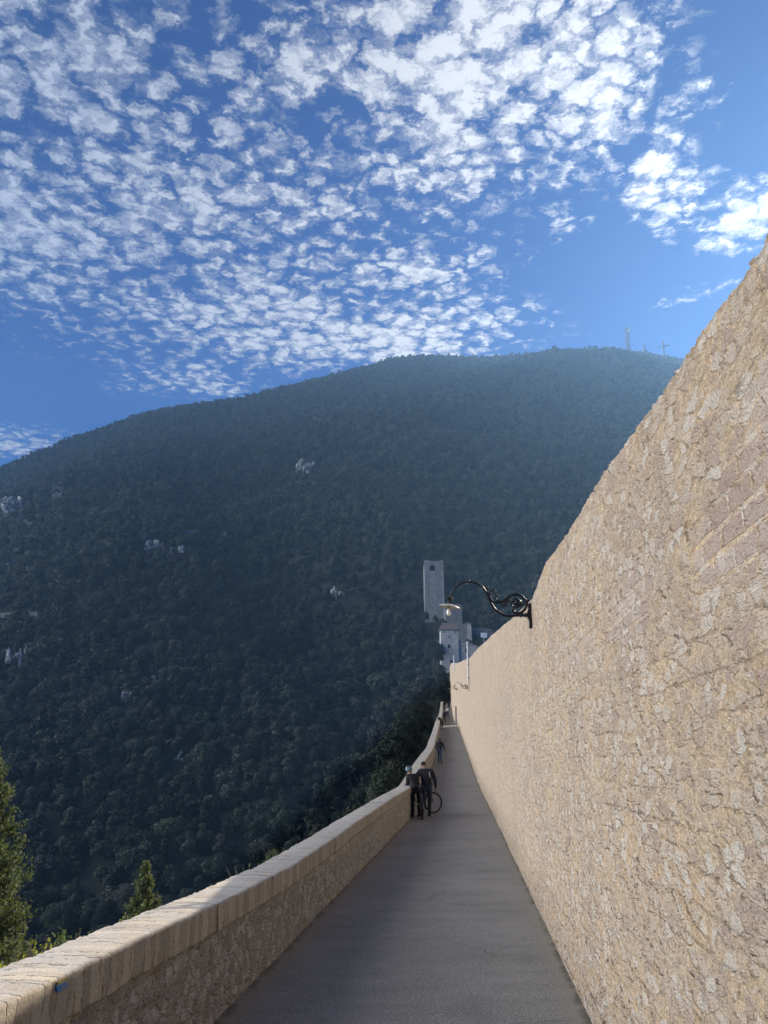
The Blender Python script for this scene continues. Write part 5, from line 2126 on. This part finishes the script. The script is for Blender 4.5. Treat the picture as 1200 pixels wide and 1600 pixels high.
# helmeted cyclist leaning his forearms on the parapet, looking out
c0 = on_path(650, 26.4)
xL = float(xl(26.4))
top = float(p_h(26.4)) + 0.02
dx = c0.x - xL
lean = stand(pelvis=(0.0, -0.02, 0.93), chest=(-0.10, 0.12, 1.24), neck=(-0.16, 0.19, 1.39), head=(-0.20, 0.24, 1.48), face=(-0.6, 0.8, -0.1),
             Lshoulder=(-0.27, 0.08, 1.32), Lelbow=(-dx - 0.10, 0.10, top + 0.08), Lhand=(-dx - 0.16, 0.30, top + 0.06),
             Rshoulder=(0.05, 0.18, 1.33), Relbow=(0.02, 0.30, 1.09), Rhand=(-dx - 0.02, 0.44, top + 0.06), hem=0.10)
person(c0, 0, 1.66, 'helmeted cyclist in black leaning on the parapet beside the bicycles', lean, dict(jacket=M_BLACK, trousers=M_BLACK), hair='helmet')
# man in dark jacket, arm out to the bicycle and the other's shoulder
c1 = on_path(665.8, 26.7)
P = stand(pelvis=(0.03, 0, 0.95), chest=(0.02, 0.05, 1.32), neck=(-0.03, 0.08, 1.49), head=(-0.06, 0.11, 1.59), face=(-0.4, 0.9, 0),
          Lshoulder=(-0.19, 0.02, 1.40), Lelbow=(-0.36, 0.05, 1.18), Lhand=(-0.22, 0.22, 1.02),
          Rshoulder=(0.21, 0.0, 1.40), Relbow=(0.31, -0.02, 1.12), Rhand=(0.33, 0.03, 0.87),
          Lhip=(-0.07, 0, 0.9), Lknee=(-0.10, 0.06, 0.50), Lankle=(-0.12, 0.02, 0.09), Ltoe=(-0.16, 0.2, 0.035),
          Rhip=(0.12, 0, 0.9), Rknee=(0.13, 0.03, 0.5), Rankle=(0.10, -0.04, 0.09), Rtoe=(0.13, 0.13, 0.035), hem=0.08)
m2 = person(c1, 0, 1.74, 'man in a dark jacket with a pale stripe, right of the helmeted cyclist', P, dict(jacket=M_NAVY, trousers=M_DJEANS))
st_ = MB()
st_.tube([(0.105, -0.118, 1.40), (0.13, -0.125, 1.30), (0.15, -0.118, 1.22)], 0.010, 5)
st_.build('stripe', M_WCL, m2)
# walking figure
c2 = on_path(687.5, 57.0)
P = stand(Lhip=(-0.08, 0, 0.9), Lknee=(-0.08, 0.12, 0.50), Lankle=(-0.08, 0.12, 0.10), Ltoe=(-0.08, 0.29, 0.05),
          Rknee=(0.09, 0.0, 0.50), Rankle=(0.09, -0.20, 0.13), Rtoe=(0.09, -0.05, 0.035), Lelbow=(-0.30, -0.10, 1.12), Lhand=(-0.22, -0.02, 0.95),
          Relbow=(0.30, -0.02, 1.14), Rhand=(0.35, 0.08, 0.88), hem=0.20)
w3 = person(c2, 0, 1.70, 'person in a dark hooded coat and blue jeans walking away along the path', P, dict(jacket=M_NAVY, trousers=M_JEANS), hair='long')
# figure bent over the parapet further on
c3 = on_path(690.2, 100)
dx = c3.x - float(xl(100))
top = float(p_h(100)) + 0.02
P = stand(pelvis=(-0.05, 0, 0.95), chest=(-0.28, 0.05, 1.27), neck=(-0.40, 0.08, 1.40), head=(-0.48, 0.1, 1.46), face=(-0.9, 0.3, -0.2),
          Lshoulder=(-0.34, -0.12, 1.33), Lelbow=(-0.45, -0.1, 1.15), Lhand=(-0.50, 0.02, 1.08),
          Rshoulder=(-0.30, 0.2, 1.33), Relbow=(-0.44, 0.2, 1.15), Rhand=(-0.50, 0.12, 1.08))
person(c3, 0, 1.75, 'person in black bending over the parapet just before the bright strip of sunlight', P, dict(jacket=M_BLACK, trousers=M_BLACK))
for px, F, hgt, jk, tr_, lb, hr in ((694.8, 118, 1.72, M_NAVY, M_DJEANS, 'person in dark clothes just beyond the bright strip of sunlight', 'short'),
                                    (699.5, 136, 1.70, M_WCL, M_DJEANS, 'person in a white top among the distant walkers', 'short'),
                                    (694.2, 172, 1.74, M_BLACK, M_BLACK, 'farthest dark walker on the left side of the path', 'short'),
                                    (701.5, 170, 1.70, M_NAVY, M_BLACK, 'farthest dark walker on the right side of the path, near the wall', 'long')):
    person(on_path(px, F), random.uniform(-0.3, 0.3), hgt, lb, stand(Lankle=(-0.1, 0.1, 0.09), Ltoe=(-0.1, 0.27, 0.04), Rankle=(0.1, -0.12, 0.1), Rtoe=(0.1, 0.04, 0.035)), dict(jacket=jk, trousers=tr_), hair=hr)

# ------------------------------------------------------------------ bicycles
M_RUB = plain('tyre_rubber', (0.018, 0.018, 0.018), 0.8)
M_BLUE = plain('blue_frame', (0.02, 0.035, 0.10), 0.35, 0.1, var=0.1)
M_DKF = plain('dark_frame', (0.02, 0.02, 0.025), 0.35, 0.3, var=0.1)
M_ALU = plain('aluminium', (0.45, 0.46, 0.48), 0.35, 0.8, var=0.1)


def bicycle(loc, rz, lean, steer, framemat, label):
    root = empty('bicycle', loc, rz, label, 'bicycle', 'bicycles beside the parapet')
    root.rotation_euler = (0, lean, rz)
    R = 0.335

    def wheel(parent, c, turn):
        t = MB()
        ring = [Vector(((R - 0.022) * math.cos(a) * 0, (R - 0.022) * math.cos(a), (R - 0.022) * math.sin(a))) for a in np.linspace(0, 2 * math.pi, 41)]
        rot = Matrix.Rotation(turn, 3, 'Z')
        t.tube([c + rot @ p for p in ring], 0.032, 8, cap=False)
        to = t.build('wheel', M_RUB, parent, True)
        r = MB()
        r.tube([c + rot @ (p * 0.925) for p in ring], 0.010, 6, cap=False)
        r.build('rim', M_ALU, to, True)
        sp = MB()
        for k in range(20):
            a = k / 20 * 2 * math.pi
            sp.tube([c + rot @ Vector((0.02 * (-1) ** k, 0, 0)), c + rot @ Vector((0, math.cos(a) * R * 0.87, math.sin(a) * R * 0.87))], 0.0022, 3)
        sp.tube([c + rot @ Vector((-0.05, 0, 0)), c + rot @ Vector((0.05, 0, 0))], 0.022, 8)
        sp.build('spokes', M_ALU, to)
        return to
    rear, front = Vector((0, -0.52, R)), Vector((0, 0.55, R))
    bb, seat, headt, headb = Vector((0, -0.08, 0.30)), Vector((0, -0.24, 0.80)), Vector((0, 0.36, 0.84)), Vector((0, 0.40, 0.70))
    f = MB()
    for a, b, r in ((bb, seat, 0.017), (seat.lerp(bb, 0.08), headt.lerp(headb, 0.3), 0.019), (bb, headb, 0.022), (headt, headb, 0.022)):
        f.tube([a, b], r, 8)
    for sx in (-0.05, 0.05):
        f.tube([bb + Vector((sx * 0.6, 0, 0)), rear + Vector((sx, 0, 0))], 0.010, 6)
        f.tube([seat.lerp(bb, 0.15) + Vector((sx * 0.5, 0, 0)), rear + Vector((sx, 0, 0))], 0.009, 6)
    f.build('frame', framemat, root)
    rot = Matrix.Rotation(steer, 3, 'Z')
    fo = MB()
    fr = headb + rot @ (front - headb)
    for sx in (-0.055, 0.055):
        fo.tube([headb + rot @ Vector((sx, 0, -0.03)), fr + rot @ Vector((sx, 0, 0))], [0.016, 0.011], 6)
    fo.box(headb + Vector((0, 0, -0.02)), (0.14, 0.05, 0.04))
    fo.build('fork', framemat, root)
    wheel(root, rear, 0.0)
    wheel(root, fr, steer)
    hb = MB()
    stem = headt + Vector((0, 0.0, 0.10))
    hb.tube([headt, stem, stem + rot @ Vector((0, 0.07, 0.02))], 0.016, 6)
    hc = stem + rot @ Vector((0, 0.07, 0.02))
    hb.tube([hc + rot @ Vector((-0.31, -0.05, 0.02)), hc + rot @ Vector((-0.1, 0, 0)), hc + rot @ Vector((0.1, 0, 0)), hc + rot @ Vector((0.31, -0.05, 0.02))], 0.013, 6)
    ho = hb.build('handlebar', M_DKF, root)
    for sx in (-1, 1):
        g = MB()
        g.tube([hc + rot @ Vector((sx * 0.20, -0.02, 0.01)), hc + rot @ Vector((sx * 0.33, -0.055, 0.02))], 0.018, 6)
        g.build('grip', M_RUB, ho)
    sd = MB()
    sp_ = seat + Vector((0, -0.03, 0.13))
    sd.tube([seat, sp_], 0.013, 6)
    sd.tube([sp_ + Vector((0, -0.13, 0.02)), sp_ + Vector((0, -0.06, 0.03)), sp_ + Vector((0, 0.04, 0.025)), sp_ + Vector((0, 0.14, 0.02))], [0.05, 0.062, 0.035, 0.018], 8)
    sd.build('saddle', M_RUB, root, True)
    ck = MB()
    ck.lathe([(0.09, -0.004), (0.094, 0.0), (0.09, 0.004), (0.03, 0.004)], 20, Matrix.Translation(bb + Vector((0.05, 0, 0))) @ Matrix.Rotation(math.pi / 2, 4, 'Y'))
    for sg in (-1, 1):
        e = bb + Vector((sg * 0.09, sg * 0.10, -sg * 0.12))
        ck.tube([bb + Vector((sg * 0.06, 0, 0)), e], 0.011, 6)
        ck.box(e + Vector((sg * 0.05, 0, 0)), (0.09, 0.07, 0.02))
    ck.build('crank', M_ALU, root)
    return root


b1 = on_path(661.5, 25.9)
bicycle(b1 + Vector((0, 0.45, 0)), math.radians(-3), math.radians(-3), math.radians(5), M_BLUE, 'blue bicycle seen from behind between the two men by the parapet')
b2 = on_path(669, 27.2)
bicycle(b2 + Vector((-0.28, 0.2, 0)), math.radians(-62), math.radians(-4), math.radians(-4), M_DKF, 'dark bicycle across the path, its big front wheel showing right of the men')

# ------------------------------------------------------------------ haze
HZ = MB()
zlo, zhi = -125.0, 490.0
HZ.box((0, 0, (zlo + zhi) / 2), (2300, 2300, zhi - zlo))
hm_ = bpy.data.materials.new('haze')
hm_.use_nodes = True
hm_.node_tree.nodes.clear()
ho_ = hm_.node_tree.nodes.new('ShaderNodeOutputMaterial')
hv = hm_.node_tree.nodes.new('ShaderNodeVolumePrincipled')
hv.inputs['Color'].default_value = (0.27, 0.54, 1.0, 1)
hv.inputs['Density'].default_value = 0.00023
hv.inputs['Anisotropy'].default_value = 0.58
hm_.node_tree.links.new(hv.outputs[0], ho_.inputs['Volume'])
hz = HZ.build('haze', hm_)
kind(hz, 'stuff')
